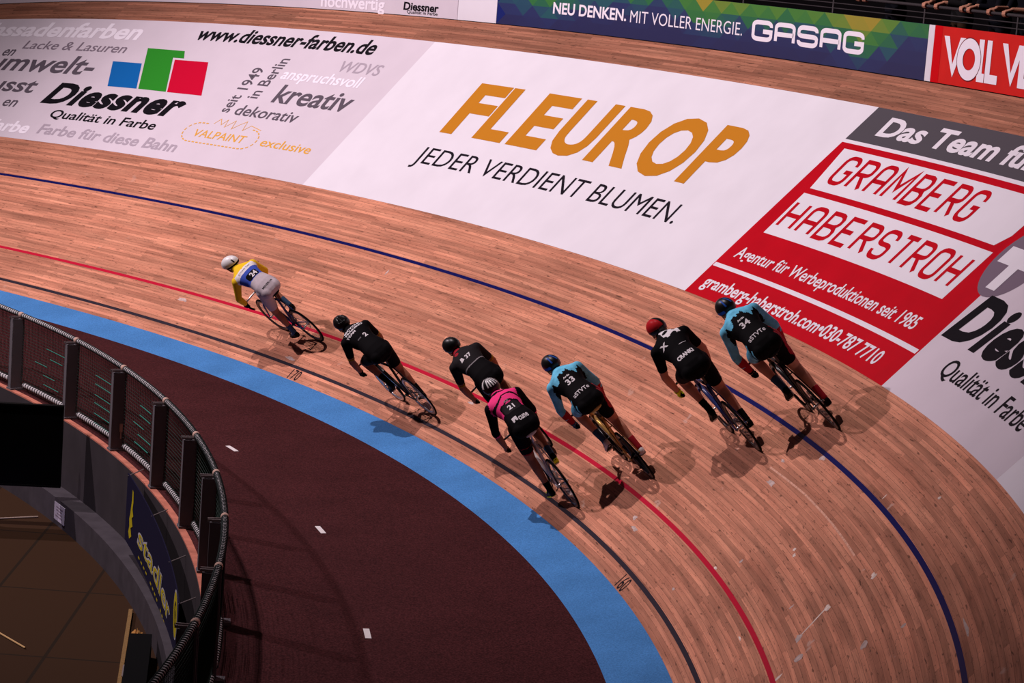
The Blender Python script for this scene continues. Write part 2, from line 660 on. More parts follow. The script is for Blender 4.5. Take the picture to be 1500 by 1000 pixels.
# paint maker's pale grey sheet
ad = tag(sheet('advertising_sheet', 31.0, b1, SA, ST, M_GREYP),
         'pale grey paint-maker sheet with blue, green and red squares stuck on the bank', 'advertisement')
for (b, uL, uR, s0, s1, m, bd, an) in [
    ('Fassadenfarben', 27.42, 23.62, 6.145, 6.585, M_LILAC, 0.03, 'ssadenfarben'),
    ('Lacke & Lasuren', 26.47, 23.65, 5.78, 6.02, M_GREY1, 0.008, None),
    ('en', 26.88, 26.56, 5.555, 5.75, M_GREY3, 0.012, None),
    ('umwelt-', 26.5, 24.04, 5.13, 5.63, M_GREY3, 0.02, 'mwelt-'),
    ('bewusst', 25.97, 25.12, 4.55, 4.95, M_GREY3, 0.02, 'sst'),
    ('en', 25.60, 25.23, 4.15, 4.33, M_GREY3, 0.012, None),
    ('Farbe', 25.0, 24.32, 3.50, 3.80, M_LILAC, 0.03, 'rbe'),
    ('Farbe für diese Bahn', 24.06, 20.34, 3.545, 3.80, M_GREY2, 0.02, None),
    ('Qualität in Farbe', 24.12, 21.27, 3.972, 4.185, M_BLACK, 0.016, None),
    ('www.diessner-farben.de', 22.18, 17.69, 6.25, 6.60, M_BLACK, 0.025, None),
    ('WDVS', 18.19, 17.17, 5.81, 6.06, M_GREY2, 0.012, None),
    ('anspruchsvoll', 19.33, 17.37, 5.495, 5.745, M_LILAC, 0.016, None),
    ('kreativ', 19.07, 17.19, 4.947, 5.378, M_GREY3, 0.018, None),
    ('dekorativ', 19.70, 18.127, 4.565, 4.808, M_GREY3, 0.012, None),
    ('VALPAINT', 20.24, 18.91, 3.967, 4.135, M_OCHRE, 0.006, None),
    ('exclusive', 18.485, 17.204, 3.975, 4.158, M_OCHRE, 0.008, None),
]:
    word(b, uL, uR, s0, s1, m, ad, bd, an)
word('Diessner', 24.66, 21.07, 4.317, 4.889, M_BLACK, ad, 0.042, shear=0.22, name='logo_lettering', sp=1.06)
rword('seit 1949', 19.85, 4.589, 5.693, 0.27, M_GREY3, ad, 0.012)
rword('in Berlin', 19.45, 4.98, 5.971, 0.27, M_GREY3, ad, 0.012)
poly('logo_square', [(23.735, 5.55), (22.955, 5.545), (22.54, 4.903), (23.313, 4.898)], M_PBLUE, ad)
poly('logo_square', [(23.14, 5.953), (22.153, 5.941), (22.015, 5.754), (22.302, 5.753), (21.754, 4.898), (22.492, 4.905)], M_PGREEN, ad)
poly('logo_square', [(22.214, 5.705), (21.342, 5.71), (20.815, 4.9), (21.716, 4.895)], M_PRED, ad)
# dashed oval and scribble round the ochre logo
ov = []
cx_, cy_, a_, c2_ = 19.57, 4.065, 0.95, 0.225
per = arc(cx_ - (a_ - 0.3), cy_, 0.3, 90, 270, 12, ry=c2_) + arc(cx_ + (a_ - 0.3), cy_, 0.3, -90, 90, 12, ry=c2_)
per = np.array(per + [per[0]])
dl = np.concatenate([[0], np.cumsum(np.linalg.norm(np.diff(per, axis=0), axis=1))])
V, F = [], []
t_ = 0.0
while t_ < dl[-1] - 0.05:
    seg = [(np.interp(t_ + k, dl, per[:, 0]), np.interp(t_ + k, dl, per[:, 1])) for k in (0, 0.03, 0.06)]
    t_ += 0.098
    if seg[0][1] > 4.25 and 18.95 < seg[0][0] < 20.05:
        continue
    v, f = stroke2d(seg, 0.024)
    F += [tuple(i + len(V) for i in q) for q in f]
    V += list(v)
decal('logo_oval', V, F, M_OCHRE, ad)
v, f = stroke2d([(19.95, 4.30), (19.86, 4.43), (19.76, 4.30), (19.68, 4.43), (19.64, 4.26), (19.48, 4.43), (19.44, 4.24), (19.33, 4.35), (19.2, 4.45), (19.15, 4.24), (19.03, 4.37), (18.72, 4.30)], 0.012)
decal('logo_scribble', v, f, M_OCHRE, ad)

# the florist's white sheet
ad = tag(sheet('advertising_sheet', b1, b2, SA, ST, M_WHITE),
         'white florist sheet with huge gold lettering and a black slogan on the bank', 'advertisement')
fx = [('F', 14.742, 13.62), ('L', 13.95, 13.10), ('E', 13.13, 12.10), ('U', 12.20, 11.24), ('R', 11.23, 10.20), ('O', 10.18, 8.98), ('P', 9.003, 8.30)]
fx = [('F', 14.742, 13.98), ('L', 13.95, 13.26), ('E', 13.133, 12.36), ('U', 12.24, 11.36), ('R', 11.24, 10.28), ('O', 10.22, 9.13), ('P', 9.003, 8.30)]
for ch, a, b in fx:
    lo, hi = (4.85, 5.97) if ch == 'O' else (4.865, 5.955)
    word(ch, a, b, lo, hi, M_GOLD, ad, 0.035, name='logo_lettering')
word('JEDER VERDIENT BLUMEN.', 14.78, 8.25, 4.21, 4.54, M_INK, ad, -0.004, name='slogan')

# the agency's red sheet with its grey top band
ad = tag(sheet('advertising_sheet', b2, b3, SA, 6.068, M_RED),
         'red agency sheet with two white name boxes stuck on the bank', 'advertisement')
tag(sheet('heading_band', b2, -2.4, 6.122, ST, M_DGREY, ad, 0.0032), 'dark grey band with white heading')
sheet('heading_gap', b2, -2.4, 6.068, 6.122, M_WHITE, ad, 0.0031)
poly('name_box', [(6.362, 5.975), (6.264, 5.282), (1.838, 5.278), (1.70, 5.45), (1.68, 5.70), (1.68, 5.975)], M_WHITE, ad, 0.0045)
poly('name_box', [(6.285, 5.195), (1.713, 5.195), (1.721, 4.487), (6.305, 4.485)], M_WHITE, ad, 0.0045)
stroke_word('GRAMBERG', 6.10, 2.80, 5.405, 5.895, M_RED, ad, 0.066)
stroke_word('HABERSTROH', 6.23, 1.87, 4.61, 5.07, M_RED, ad, 0.066)
poly('rule_line', [(6.648, 3.883), (6.654, 3.823), (1.135, 3.823), (1.135, 3.883)], M_WHITE, ad, 0.0045)
word('Agentur für Werbeproduktionen seit 1985', 6.42, 1.663, 4.03, 4.21, M_WHITE, ad, 0.014)
word('gramberg-haberstroh.com•030-787 7710', 6.49, 1.662, 3.50, 3.69, M_WHITE, ad, 0.02)
word('Das Team für', 6.046, 2.854, 6.262, 6.585, M_WHITE, ad, 0.03, anchor='Das Team fü')

# the second pale grey sheet, the round T logo on its corner, and the white one after it
ad = tag(sheet('advertising_sheet', b3, b4, SA, 6.068, M_GREYP, h=0.0033),
         'pale grey paint-maker sheet right of the red sheet, cut off by the photo edge', 'advertisement')
word('Diessner', 1.03, -2.75, 4.127, 4.75, M_BLACK, ad, 0.042, shear=0.22, name='logo_lettering', sp=1.06)
word('Qualität in Farbe', 0.337, -1.276, 3.765, 3.985, M_BLACK, ad, 0.008, anchor='Qualität in', name='slogan')
lg = tag(poly('logo_disc', arc(1.057, 5.216, 0.52, 0, 350, 35), mat('violet_grey_print', srgb(120, 105, 120), 0.5), None, 0.0052),
         'round grey sticker with a white T over the red sheet corner', 'sticker')
poly('lettering', [(1.465, 5.345), (0.65, 5.345), (0.65, 5.12), (0.944, 5.12), (0.944, 4.80), (1.171, 4.80), (1.171, 5.12), (1.465, 5.12)], M_WHITE, lg, 0.0085)
tag(sheet('advertising_sheet', b4, -11.0, SA, 6.068, M_WHITE),
    'blank white sheet on the bank at the right edge of the photo', 'advertisement')

# distance marks on the lowest boards
for tx, uu in (('170', 13.34), ('160', 2.05)):
    tag(word(tx, uu, uu - 0.27, 0.015, 0.19, M_INK, track, 0.004, name='distance_mark', h=0.002), 'thin black number ' + tx)

# scuffs and bits of old tape on the boards
M_TAPE = mat('worn_tape', (0.74, 0.60, 0.53), 0.7, noise=0.25, nscale=18)
M_TAPE2 = mat('grey_scuff', (0.52, 0.40, 0.37), 0.7, noise=0.25, nscale=18)
sr = random.Random(3)


def scuff(u, s, lu, ls, m):
    k = 11
    pts = []
    for i in range(k):
        a = 2 * PI * i / k
        q = 0.55 + 0.6 * sr.random()
        pts.append((u + lu * q * math.cos(a), s + ls * q * math.sin(a)))
    poly('scuff_mark', pts, m, track, 0.0012)


SCUFFS = [(1.17, 1.89, 0.13, 0.035, 1), (1.41, 2.14, 0.06, 0.018, 1), (-2.47, 1.58, 0.07, 0.035, 0), (-2.59, 1.23, 0.09, 0.04, 1),
          (-3.0, 1.17, 0.07, 0.05, 1), (-3.9, 1.73, 0.09, 0.04, 1), (-2.64, 2.06, 0.07, 0.035, 0), (-0.64, 1.61, 0.04, 0.022, 0), (-0.76, 1.58, 0.045, 0.022, 0),
          (0.45, 0.91, 0.05, 0.02, 0), (2.85, 0.58, 0.11, 0.03, 1), (3.08, 0.67, 0.07, 0.03, 1), (0.81, 0.46, 0.05, 0.018, 1), (-5.34, 2.57, 0.28, 0.018, 1),
          (-3.05, 0.93, 0.03, 0.06, 0), (-1.2, 2.55, 0.012, 0.04, 0), (0.72, 2.42, 0.07, 0.045, 1), (13.64, 0.32, 0.14, 0.03, 1), (8.83, 0.76, 0.10, 0.02, 1),
          (13.2, 2.18, 0.02, 0.06, 1), (17.2, 0.72, 0.14, 0.035, 1), (4.9, 0.43, 0.16, 0.03, 1), (-1.5, 0.75, 0.07, 0.014, 0), (-4.2, 2.1, 0.05, 0.03, 1),
          (-2.2, 2.9, 0.04, 0.02, 0), (0.1, 1.15, 0.03, 0.03, 1), (-1.8, 1.3, 0.02, 0.03, 1)]
for u, s, lu, ls, k in SCUFFS:
    scuff(u, s, lu, ls, M_TAPE if k == 0 else M_TAPE2)

poly('scuff_mark', [(-2.44, 1.56), (-2.56, 1.25), (-2.58, 1.25), (-2.47, 1.57)], M_TAPE, track, 0.0012)
v, f = stroke2d([(1.52, 2.006), (1.0, 2.02), (0.3, 2.036), (-0.8, 2.032), (-1.88, 2.015)], 0.020)
decal('worn_streak', v, f, mat('pale_worn_wood', (0.66, 0.36, 0.26), 0.7, noise=0.25, nscale=30), track, 0.0011)

# ------------------------------------------------------------------ outer wall and the boards on it
HW = 0.70
u_w = np.arange(-10.0, 35.01, 0.2)
wv = np.concatenate([W(u_w, -0.3, -0.03), W(u_w, HW - 0.02, -0.03), W(u_w, HW - 0.02, -0.11), W(u_w, -0.3, -0.11)])
nw = len(u_w)
wf = []
for k in range(4):
    for i in range(nw - 1):
        a, b = k * nw + i, ((k + 1) % 4) * nw + i
        wf.append((a, a + 1, b + 1, b))
tag(mobj('wall_outer', wv, wf, mat('dark_wall', (0.03, 0.028, 0.03), 0.7)), kind='structure')


def board(uL, uR, m, label, h0=0.012, h1=HW):
    u = np.linspace(uR, uL, max(2, int(abs(uL - uR) / 0.2) + 1))
    v = np.concatenate([W(u, h0, 0.0), W(u, h1, 0.0), W(u, h1, -0.025), W(u, h0, -0.025)])
    n = len(u)
    f = []
    for k in range(4):
        for i in range(n - 1):
            a, b = k * n + i, ((k + 1) % 4) * n + i
            f.append((a, a + 1, b + 1, b))
    f += [(0, n, 2 * n, 3 * n), (n - 1, 4 * n - 1, 3 * n - 1, 2 * n - 1)]
    return tag(mobj('advertising_board', v, f, m), label, 'advertising board')


kw = dict(surf='wall', h=0.004)
ab = board(32.0, 16.47, M_GREYP, 'grey wall board with hochwertig lettering above the bank, top left')
word('hochwertig', 19.755, 18.20, 0.05, 0.265, M_LILAC, ab, 0.025, **kw)
word('Diessner', 17.75, 16.92, 0.098, 0.235, M_BLACK, ab, 0.03, shear=0.1, name='logo_lettering', **kw)
word('Qualität in Farbe', 17.66, 16.93, 0.045, 0.10, M_BLACK, ab, 0.006, name='slogan', **kw)
board(16.46, 15.56, M_WHITE, 'blank white wall board between the grey board and the patterned green board')

# energy board: triangles from navy at the foot to green, yellow and orange on top
mt = bpy.data.materials.new('facet_print')
mt.use_nodes = True
at = mt.node_tree.nodes.new('ShaderNodeAttribute')
at.attribute_name = 'facet'
mt.node_tree.links.new(at.outputs['Color'], mt.node_tree.nodes['Principled BSDF'].inputs['Base Color'])
mt.node_tree.nodes['Principled BSDF'].inputs['Roughness'].default_value = 0.5
ab = board(15.55, 6.15, mat('navy_print', srgb(30, 40, 105), 0.5), 'wall board patterned with triangles from navy to green, white slogan and lettering')
V, F, K = [], [], []
fr = random.Random(11)
cell, rows = 0.40, 4
hh = HW / rows


def facet_col(u, v):
    x = u + 0.5 * math.sin(u * 1.7)
    g = v * 0.95 - 0.07 + 0.16 * math.sin(x * 1.9) + 0.12 * math.sin(x * 0.8 + 1.2) + fr.uniform(-0.1, 0.1)
    st = [(0.0, (26, 30, 92)), (0.3, (28, 44, 108)), (0.46, (16, 92, 108)), (0.62, (28, 122, 66)), (0.80, (78, 150, 44)), (0.95, (150, 160, 40)), (1.06, (205, 165, 35)), (1.2, (196, 84, 40))]
    g = min(max(g, 0), 1.19)
    for (a, ca), (b, cb) in zip(st, st[1:]):
        if a <= g <= b:
            t = (g - a) / (b - a)
            return srgb(*[(p + (q - p) * t) * 0.84 for p, q in zip(ca, cb)])
    return srgb(26, 30, 92)


for r in range(rows):
    u = 15.55
    i = 0
    while u > 6.15 + 0.02:
        un = max(u - cell / 2, 6.15)
        lo, hi = (r * hh, (r + 1) * hh) if (i + r) % 2 == 0 else ((r + 1) * hh, r * hh)
        u3 = max(un - cell / 2, 6.15)
        o = len(V)
        if u3 < un:
            V += [(u, max(lo, 0.012)), (u3, max(lo, 0.012)), (un, max(hi, 0.012))]
            F.append((o, o + 1, o + 2))
            K.append(facet_col(un, (lo * 2 + hi) / 3 / HW))
        u = un
        i += 1
v3 = W(np.array(V)[:, 0], np.array(V)[:, 1], 0.0016)
pr = mobj('facet_pattern', v3, F, mt, ab)
ca = pr.data.color_attributes.new('facet', 'FLOAT_COLOR', 'CORNER')
for p_, k_ in zip(pr.data.polygons, K):
    for li in p_.loop_indices:
        ca.data[li].color = k_
word('NEU DENKEN.', 14.27, 12.62, 0.258, 0.437, M_LILAC, ab, 0.025, name='slogan', **kw)
word('MIT VOLLER ENERGIE.', 12.53, 10.066, 0.252, 0.430, M_LILAC, ab, -0.004, name='slogan', **kw)
stroke_word('GASAG', 9.86, 7.46, 0.207, 0.498, M_LILAC, ab, 0.062, gap=0.22, r=0.2, cw=0.8, **kw)
board(6.147, 6.025, M_WHITE, 'narrow white strip board between the patterned board and the red board')
ab = board(6.02, -6.0, mat('orange_red_print', srgb(208, 40, 36), 0.5, noise=0.05, nscale=3), 'red wall board with white overlapping VOLL lettering, top right')
poly('colour_strip', [(6.02, 0.012), (5.86, 0.012), (5.86, HW), (6.02, HW)], mat('signal_red_print', srgb(205, 12, 22), 0.5), ab, surf='wall', h=0.0018)
Vp = lambda x: [(x, 0.59), (x - 0.11, 0.59), (x - 0.215, 0.26), (x - 0.34, 0.59), (x - 0.45, 0.59), (x - 0.235, 0.105)]


def tri_poly(name, pts, m, parent, h):
    pts = np.array(pts)
    return decal(name, pts, [(0, 1, 2, 5), (2, 3, 4, 5)], m, parent, h, 'wall')


M_SHD = mat('letter_outline', srgb(120, 30, 40), 0.5)


def oring(name, cx, cy, a, b, t, m, parent, h):
    o = arc(cx, cy, a, 0, 360, 32, ry=b)[:-1]
    i = arc(cx, cy, a - t, 0, 360, 32, ry=b - t * 1.05)[:-1]
    n = len(o)
    return decal(name, o + i, [(k, (k + 1) % n, n + (k + 1) % n, n + k) for k in range(n)], m, parent, h, 'wall')


tri_poly('lettering', Vp(5.81), M_LILAC, ab, 0.004)
oring('letter_outline', 5.262, 0.346, 0.252, 0.262, 0.13, M_SHD, ab, 0.005)
oring('lettering', 5.26, 0.346, 0.242, 0.25, 0.115, M_LILAC, ab, 0.006)
Lp = lambda x, w: [(x, 0.60), (x - 0.10, 0.60), (x - 0.10, 0.205), (x - w, 0.205), (x - w, 0.10), (x, 0.10)]
Lf = [(0, 1, 2, 5), (2, 3, 4, 5)]
decal('lettering', Lp(5.075, 0.26), Lf, M_LILAC, ab, 0.0035, 'wall')
decal('letter_outline', [(a + 0.008, b) for a, b in Lp(4.915, 0.26)], Lf, M_SHD, ab, 0.0042, 'wall')
decal('lettering', Lp(4.91, 0.26), Lf, M_LILAC, ab, 0.0048, 'wall')
tri_poly('lettering', Vp(4.60), M_LILAC, ab, 0.004)
word('E', 4.22, 3.93, 0.105, 0.59, M_LILAC, ab, 0.05, surf='wall', h=0.006)
# ------------------------------------------------------------------ safety floor, ledge, pit wall, pit floor
FC = np.array([-28.322, 0.2814])
FR = 24.1916


def A_(deg, r, z):
    a = np.radians(deg)
    return np.stack(np.broadcast_arrays(FC[0] + r * np.cos(a), FC[1] + r * np.sin(a), z), -1)


dg_ = np.linspace(-32, 58, 181)
inner = A_(dg_, FR - 0.13, Z0)
ang_e = np.degrees(np.arctan2(v0[:, 1] - FC[1], v0[:, 0] - FC[0]))
rad_e = np.hypot(v0[:, 0] - FC[0], v0[:, 1] - FC[1])
ok = np.argsort(ang_e)
re = np.interp(dg_, ang_e[ok], rad_e[ok])
outer = A_(dg_, re, Z0)
rows_ = [inner + (outer - inner) * t for t in np.linspace(0, 1, 6)]
ap = mobj('safety_floor', np.stack(rows_, 1).reshape(-1, 3), grid_faces(len(dg_), 6), M_APRON)
tag(ap, 'flat maroon safety floor inside the blue band', 'floor', kind='structure')


def inv_uv(x, y):
    """nearest inner-edge position u of a floor point, and its distance inside it"""
    d = np.hypot(TC[:, 0] - x, TC[:, 1] - y)
    i = int(d.argmin())
    return TU[i], d[i]


for (x, y) in ((-4.03, 8.52), (-3.03, 4.48), (-2.71, 0.48), (-6.35, 12.6)):
    uu, dd = inv_uv(x, y)
    c, n, b = frame(uu)
    t = np.array([-n[1], n[0], 0])
    nn = np.array([n[0], n[1], 0])
    MB().box((x, y, Z0 + 0.0015), (0.16, 0.03, 0.0015), (t, nn, (0, 0, 1))).build('lane_mark', M_LANEW, ap)


def ring_prism(name, d0, d1, prof, m, step=0.5):
    """a profile of (radius, z) points swept along the pit's curved edge"""
    d = np.arange(d0, d1 + 0.01, step)
    k = len(prof)
    v = np.stack([A_(d, r, z) for r, z in prof], 1).reshape(-1, 3)
    f = []
    for i in range(len(d) - 1):
        for j in range(k):
            a, b = i * k + j, i * k + (j + 1) % k
            f.append((a, b, b + k, a + k))
    f += [tuple(range(k)), tuple((len(d) - 1) * k + j for j in range(k - 1, -1, -1))]
    return mobj(name, v, f, m)


tag(ring_prism('trim_1', -32, 58, [(FR - 0.155, Z0 - 0.10), (FR - 0.155, Z0 + 0.006), (FR - 0.075, Z0 + 0.006), (FR - 0.075, Z0 - 0.10)],
               mat('ledge_wood', (0.46, 0.165, 0.115), 0.6, noise=0.2, nscale=6)), kind='structure')
M_PITW = mat('pit_wall_grey', (0.042, 0.036, 0.040), 0.75, noise=0.12, nscale=2)
tag(ring_prism('wall_pit', -32, 58, [(FR - 0.16, -1.06), (FR - 0.16, Z0 - 0.012), (FR - 0.08, Z0 - 0.012), (FR - 0.08, -1.06)], M_PITW), kind='structure')
tag(ring_prism('wall_pit_base', -32, 58, [(FR - 0.42, -1.4), (FR - 0.42, -1.05), (FR - 0.05, -1.05), (FR - 0.05, -1.4)],
               mat('pit_base_grey', (0.055, 0.048, 0.056), 0.7, noise=0.15, nscale=4)), kind='structure')
def pit_floor_material():
    m = bpy.data.materials.new('pit_panels')
    m.use_nodes = True
    nt = m.node_tree
    bs = nt.nodes['Principled BSDF']
    tc = N(nt, 'ShaderNodeTexCoord')
    mp = N(nt, 'ShaderNodeMapping')
    mp.inputs['Rotation'].default_value = (0, 0, 0.12)
    br = N(nt, 'ShaderNodeTexBrick')
    br.offset = 0.0
    br.inputs['Scale'].default_value = 1
    br.inputs['Brick Width'].default_value = 1.05
    br.inputs['Row Height'].default_value = 2.6
    br.inputs['Mortar Size'].default_value = 0.02
    br.inputs['Color1'].default_value = (0.032, 0.015, 0.0075, 1)
    br.inputs['Color2'].default_value = (0.037, 0.018, 0.009, 1)
    br.inputs['Mortar'].default_value = (0.018, 0.011, 0.007, 1)
    nt.links.new(tc.outputs['Object'], mp.inputs['Vector'])
    nt.links.new(mp.outputs[0], br.inputs['Vector'])
    nt.links.new(br.outputs['Color'], bs.inputs['Base Color'])
    bs.inputs['Roughness'].default_value = 0.8
    bs.inputs['Specular IOR Level'].default_value = 0.05
    return m


tag(mobj('floor_pit', [(-26, -14, -1.4), (-3.2, -14, -1.4), (-3.2, 22, -1.4), (-26, 22, -1.4)], [(0, 1, 2, 3)], pit_floor_material()),
    'brown panelled pit floor below the track', 'floor', kind='structure')

# ------------------------------------------------------------------ net fence on the pit edge
M_POST = mat('fence_post_grey', (0.13, 0.118, 0.13), 0.6)
M_RAIL = mat('rail_wrap', (0.42, 0.40, 0.41), 0.6)
M_RAIL2 = mat('rail_lashing', (0.035, 0.045, 0.045), 0.7)
M_NET = mat('net_cord', (0.020, 0.032, 0.027), 0.8)
M_TEAL = mat('net_rope_teal', (0.03, 0.22, 0.17), 0.7)
M_CPL = mat('pale_clamp', (0.50, 0.33, 0.27), 0.6)
M_STEEL = mat('bracket_steel', (0.32, 0.27, 0.27), 0.4, 0.6)
HF = 1.05
post_deg = [37.7, 33.0, 28.22, 23.47, 18.87, 14.04, 9.60, 5.22, 0.83, -3.50, -7.72, -12.0, -16.3]
names_ = ['far end one behind the photo edge', 'far end', 'leftmost in the photo', 'second from the photo left edge', 'third from the photo left edge',
          'fourth from the photo left edge', 'fifth from the photo left edge', 'sixth from the photo left edge',
          'beside the banner lettering', 'where the rail bends over the banner end', 'nearest full one at the bottom', 'cut off by the bottom edge']


def lerp_pts(d0, d1, r, z, n):
    return A_(np.linspace(d0, d1, n), r, z)


for i in range(1, len(post_deg) - 1):
    d0, d1 = post_deg[i], post_deg[i + 1]
    a = math.radians(d0)
    er = np.array([math.cos(a), math.sin(a), 0])
    et = np.array([-math.sin(a), math.cos(a), 0])
    sec = empty('net_fence_section', Matrix.Translation(Vector(A_(d0, FR, Z0))))
    org = A_(d0, FR, Z0)
    L = lambda q: np.asarray(q) - org
    tag(sec, 'dark net fence section with lashed top rail, ' + names_[i], 'fence', 'net fence sections along the pit edge')
    # deep post: two side plates, a web and a foot
    mb = MB()
    pc = A_(d0, FR - 0.055, Z0 + 0.5) - org
    mb.box(pc + et * 0.045, (0.085, 0.008, 0.5), (er, et, (0, 0, 1)))
    mb.box(pc - et * 0.045, (0.085, 0.008, 0.5), (er, et, (0, 0, 1)))
    mb.box(pc + er * 0.03, (0.012, 0.045, 0.5), (er, et, (0, 0, 1)))
    mb.box(pc - er * 0.075, (0.010, 0.052, 0.5), (er, et, (0, 0, 1)))
    mb.box(A_(d0, FR - 0.02, Z0 + 0.015) - org, (0.13, 0.075, 0.015), (er, et, (0, 0, 1)))
    mb.build('post', M_POST, sec)
    mb = MB()
    for k in (-1, 1):
        mb.box(A_(d0, FR - 0.075, Z0 + 1.02) - org + et * 0.032 * k, (0.085, 0.006, 0.012), (er, et, (0, 0, 1)))
    mb.build('bracket', M_STEEL, sec)
    mb = MB()
    mb.tube([A_(d0, FR, Z0 + HF) - org - et * 0.045, A_(d0, FR, Z0 + HF) - org - et * 0.02, A_(d0, FR, Z0 + HF) - org + et * 0.02, A_(d0, FR, Z0 + HF) - org + et * 0.045], [0.030, 0.040, 0.040, 0.030], 12)
    mb.build('clamp', M_CPL, sec, True)
    if i % 3 == 1:
        MB().box(A_(d0, FR - 0.02, Z0 + 0.3) - org - et * 0.058, (0.02, 0.012, 0.05), (er, et, (0, 0, 1))).cyl(
            A_(d0, FR - 0.02, Z0 + 0.26) - org - et * 0.06, A_(d0, FR - 0.02, Z0 + 0.16) - org - et * 0.06, 0.008).build('strap_end', M_CPL, sec)
    # rails with spiral lashing
    for nm, z, rr, dd0, dd1 in (('top_rail', Z0 + HF, 0.029, d0 - 0.10, d1 + 0.10), ('bottom_rail', Z0 + 0.09, 0.034, d0 - 0.45, d1 + 0.45)):
        mb = MB()
        mb.tube(L(lerp_pts(dd0, dd1, FR, z, 14)), rr, 10)
        turns = 30 if nm == 'top_rail' else 20
        tt = np.linspace(0, 1, turns * 8 + 1)
        dgs = dd0 + (dd1 - dd0) * tt
        ph = tt * turns * 2 * PI
        ra = rr + 0.003
        pts = A_(dgs, FR + ra * np.cos(ph), z + ra * np.sin(ph))
        ro = mb.build(nm, M_RAIL, sec, True)
        MB().tube(L(pts), 0.0075, 5).build('lashing', M_RAIL2, ro, True)
    # net: cords up and across
    mb = MB()
    z0_, z1_ = Z0 + 0.10, Z0 + HF - 0.03
    nv, nh = 44, 22
    sag = lambda q: 0.0
    for k in range(nv + 1):
        d = d0 + (d1 - d0) * (k + 0.5) / (nv + 1)
        mb.tube(L(A_(np.full(4, d), FR + np.array([0, 0.012, 0.012, 0]) , np.linspace(z0_, z1_, 4))), 0.0032, 3, cap=False)
    for k in range(nh + 1):
        z = z0_ + (z1_ - z0_) * k / nh
        mb.tube(L(lerp_pts(d0 - 0.05, d1 + 0.05, FR + 0.006, z, 9)), 0.0032, 3, cap=False)
    mb.build('net', M_NET, sec)
    if i in (2, 3, 4, 7, 8, 9, 10):
        for k in range(6):
            z = Z0 + 0.12 + 0.125 * k + rnd.uniform(-0.01, 0.01)
            q0 = 0.42 if i == 3 else rnd.uniform(0.25, 0.6)
            q1 = min(1, q0 + (0.55 if i == 3 else rnd.uniform(0.2, 0.4)))
            MB().tube(L(lerp_pts(d0 + (d1 - d0) * q0, d0 + (d1 - d0) * q1, FR - 0.006, z, 6)), 0.005, 5).build('rope', M_TEAL, sec)

# ------------------------------------------------------------------ the navy banner, counter and loose things in the pit
BR_ = FR - 0.33


def BN(p, q, d=0.0):
    """banner surface: p 0..1 along it, q 0..1 up it"""
    p, q, d = np.broadcast_arrays(np.asarray(p, float), np.asarray(q, float), np.asarray(d, float))
    deg = 14.9 + (4.6 - 14.9) * p
    zt = -0.05 - 0.37 * p
    zb = -0.86 - 0.42 * p
    return A_(deg, BR_ - d, zb + (zt - zb) * q)


pp = np.linspace(0, 1, 25)
qq = np.linspace(0, 1, 5)
PP, QQ = np.meshgrid(pp, qq, indexing='ij')
fr_ = BN(PP, QQ).reshape(-1, 3)
bk_ = BN(PP, QQ, -0.012).reshape(-1, 3)
gf = grid_faces(25, 5)
edge = [i * 5 for i in range(25)] + [24 * 5 + j for j in range(1, 5)] + [i * 5 + 4 for i in range(23, -1, -1)] + [j for j in range(3, 0, -1)]
n_ = len(fr_)
ef = [(edge[i], edge[(i + 1) % len(edge)], n_ + edge[(i + 1) % len(edge)], n_ + edge[i]) for i in range(len(edge))]
bn = mobj('banner', np.concatenate([fr_, bk_]), gf + [tuple(n_ + i for i in q[::-1]) for q in gf] + ef, mat('navy_banner', (0.012, 0.011, 0.030), 0.6))
tag(bn, 'navy banner with yellow lettering hung on the pit wall', 'banner')
M_YEL = mat('yellow_print', (0.40, 0.33, 0.012), 0.6)
M_EDGE = mat('white_outline_print', (0.38, 0.38, 0.42), 0.6)


def bdecal(name, pts, f, m, d):
    bm_v, bm_f = split_u(np.asarray(pts, float), f, 0.03)
    return mobj(name, BN(bm_v[:, 0], bm_v[:, 1], d), bm_f, m, bn)


for m_, d_, bd_, nm_ in ((M_EDGE, 0.003, 0.035, 'letter_outline'), (M_YEL, 0.006, 0.0, 'lettering')):
    v, f = text_unit('stadler', bd_)
    ex_ = 0.012 if nm_ == 'letter_outline' else 0
    bdecal(nm_, np.stack([0.175 - ex_ + (0.575 + 2 * ex_) * v[:, 0] + 0.02 * v[:, 1], 0.255 - ex_ + (0.295 + 2 * ex_) * v[:, 1]], 1), f, m_, d_)
for a_, b_, ra_, rb_, m_, d_ in ((0.058, 0.30, 0.040, 0.21, M_EDGE, 0.003), (0.052, 0.275, 0.030, 0.16, M_YEL, 0.005), (0.020, 0.11, 0.010, 0.055, M_YEL, 0.005)):
    o_ = arc(0.915, 0.70, a_, 0, 360, 28, ry=b_)[:-1]
    i_ = arc(0.915, 0.70, ra_, 0, 360, 28, ry=rb_)[:-1]
    k_ = len(o_)
    bdecal('ring_emblem', o_ + i_, [(j, (j + 1) % k_, k_ + (j + 1) % k_, k_ + j) for j in range(k_)], m_, d_)
fig = [(0.06, 0.12), (0.085, 0.2), (0.07, 0.3), (0.095, 0.36), (0.08, 0.46), (0.098, 0.52), (0.085, 0.6), (0.092, 0.72), (0.088, 0.86), (0.076, 0.88), (0.074, 0.72), (0.066, 0.6), (0.06, 0.5), (0.05, 0.4), (0.055, 0.3), (0.045, 0.2)]
bdecal('figure_emblem', fig, [tuple(range(len(fig)))], M_YEL, 0.004)
for k in range(16):
    p_ = 0.19 + 0.038 * k
    if k % 5 == 4:
        continue
    bdecal('underline_dash', [(p_, 0.085), (p_ + 0.02, 0.085), (p_ + 0.02, 0.115), (p_, 0.115)], [(0, 1, 2, 3)], M_YEL, 0.004)
mb = MB()
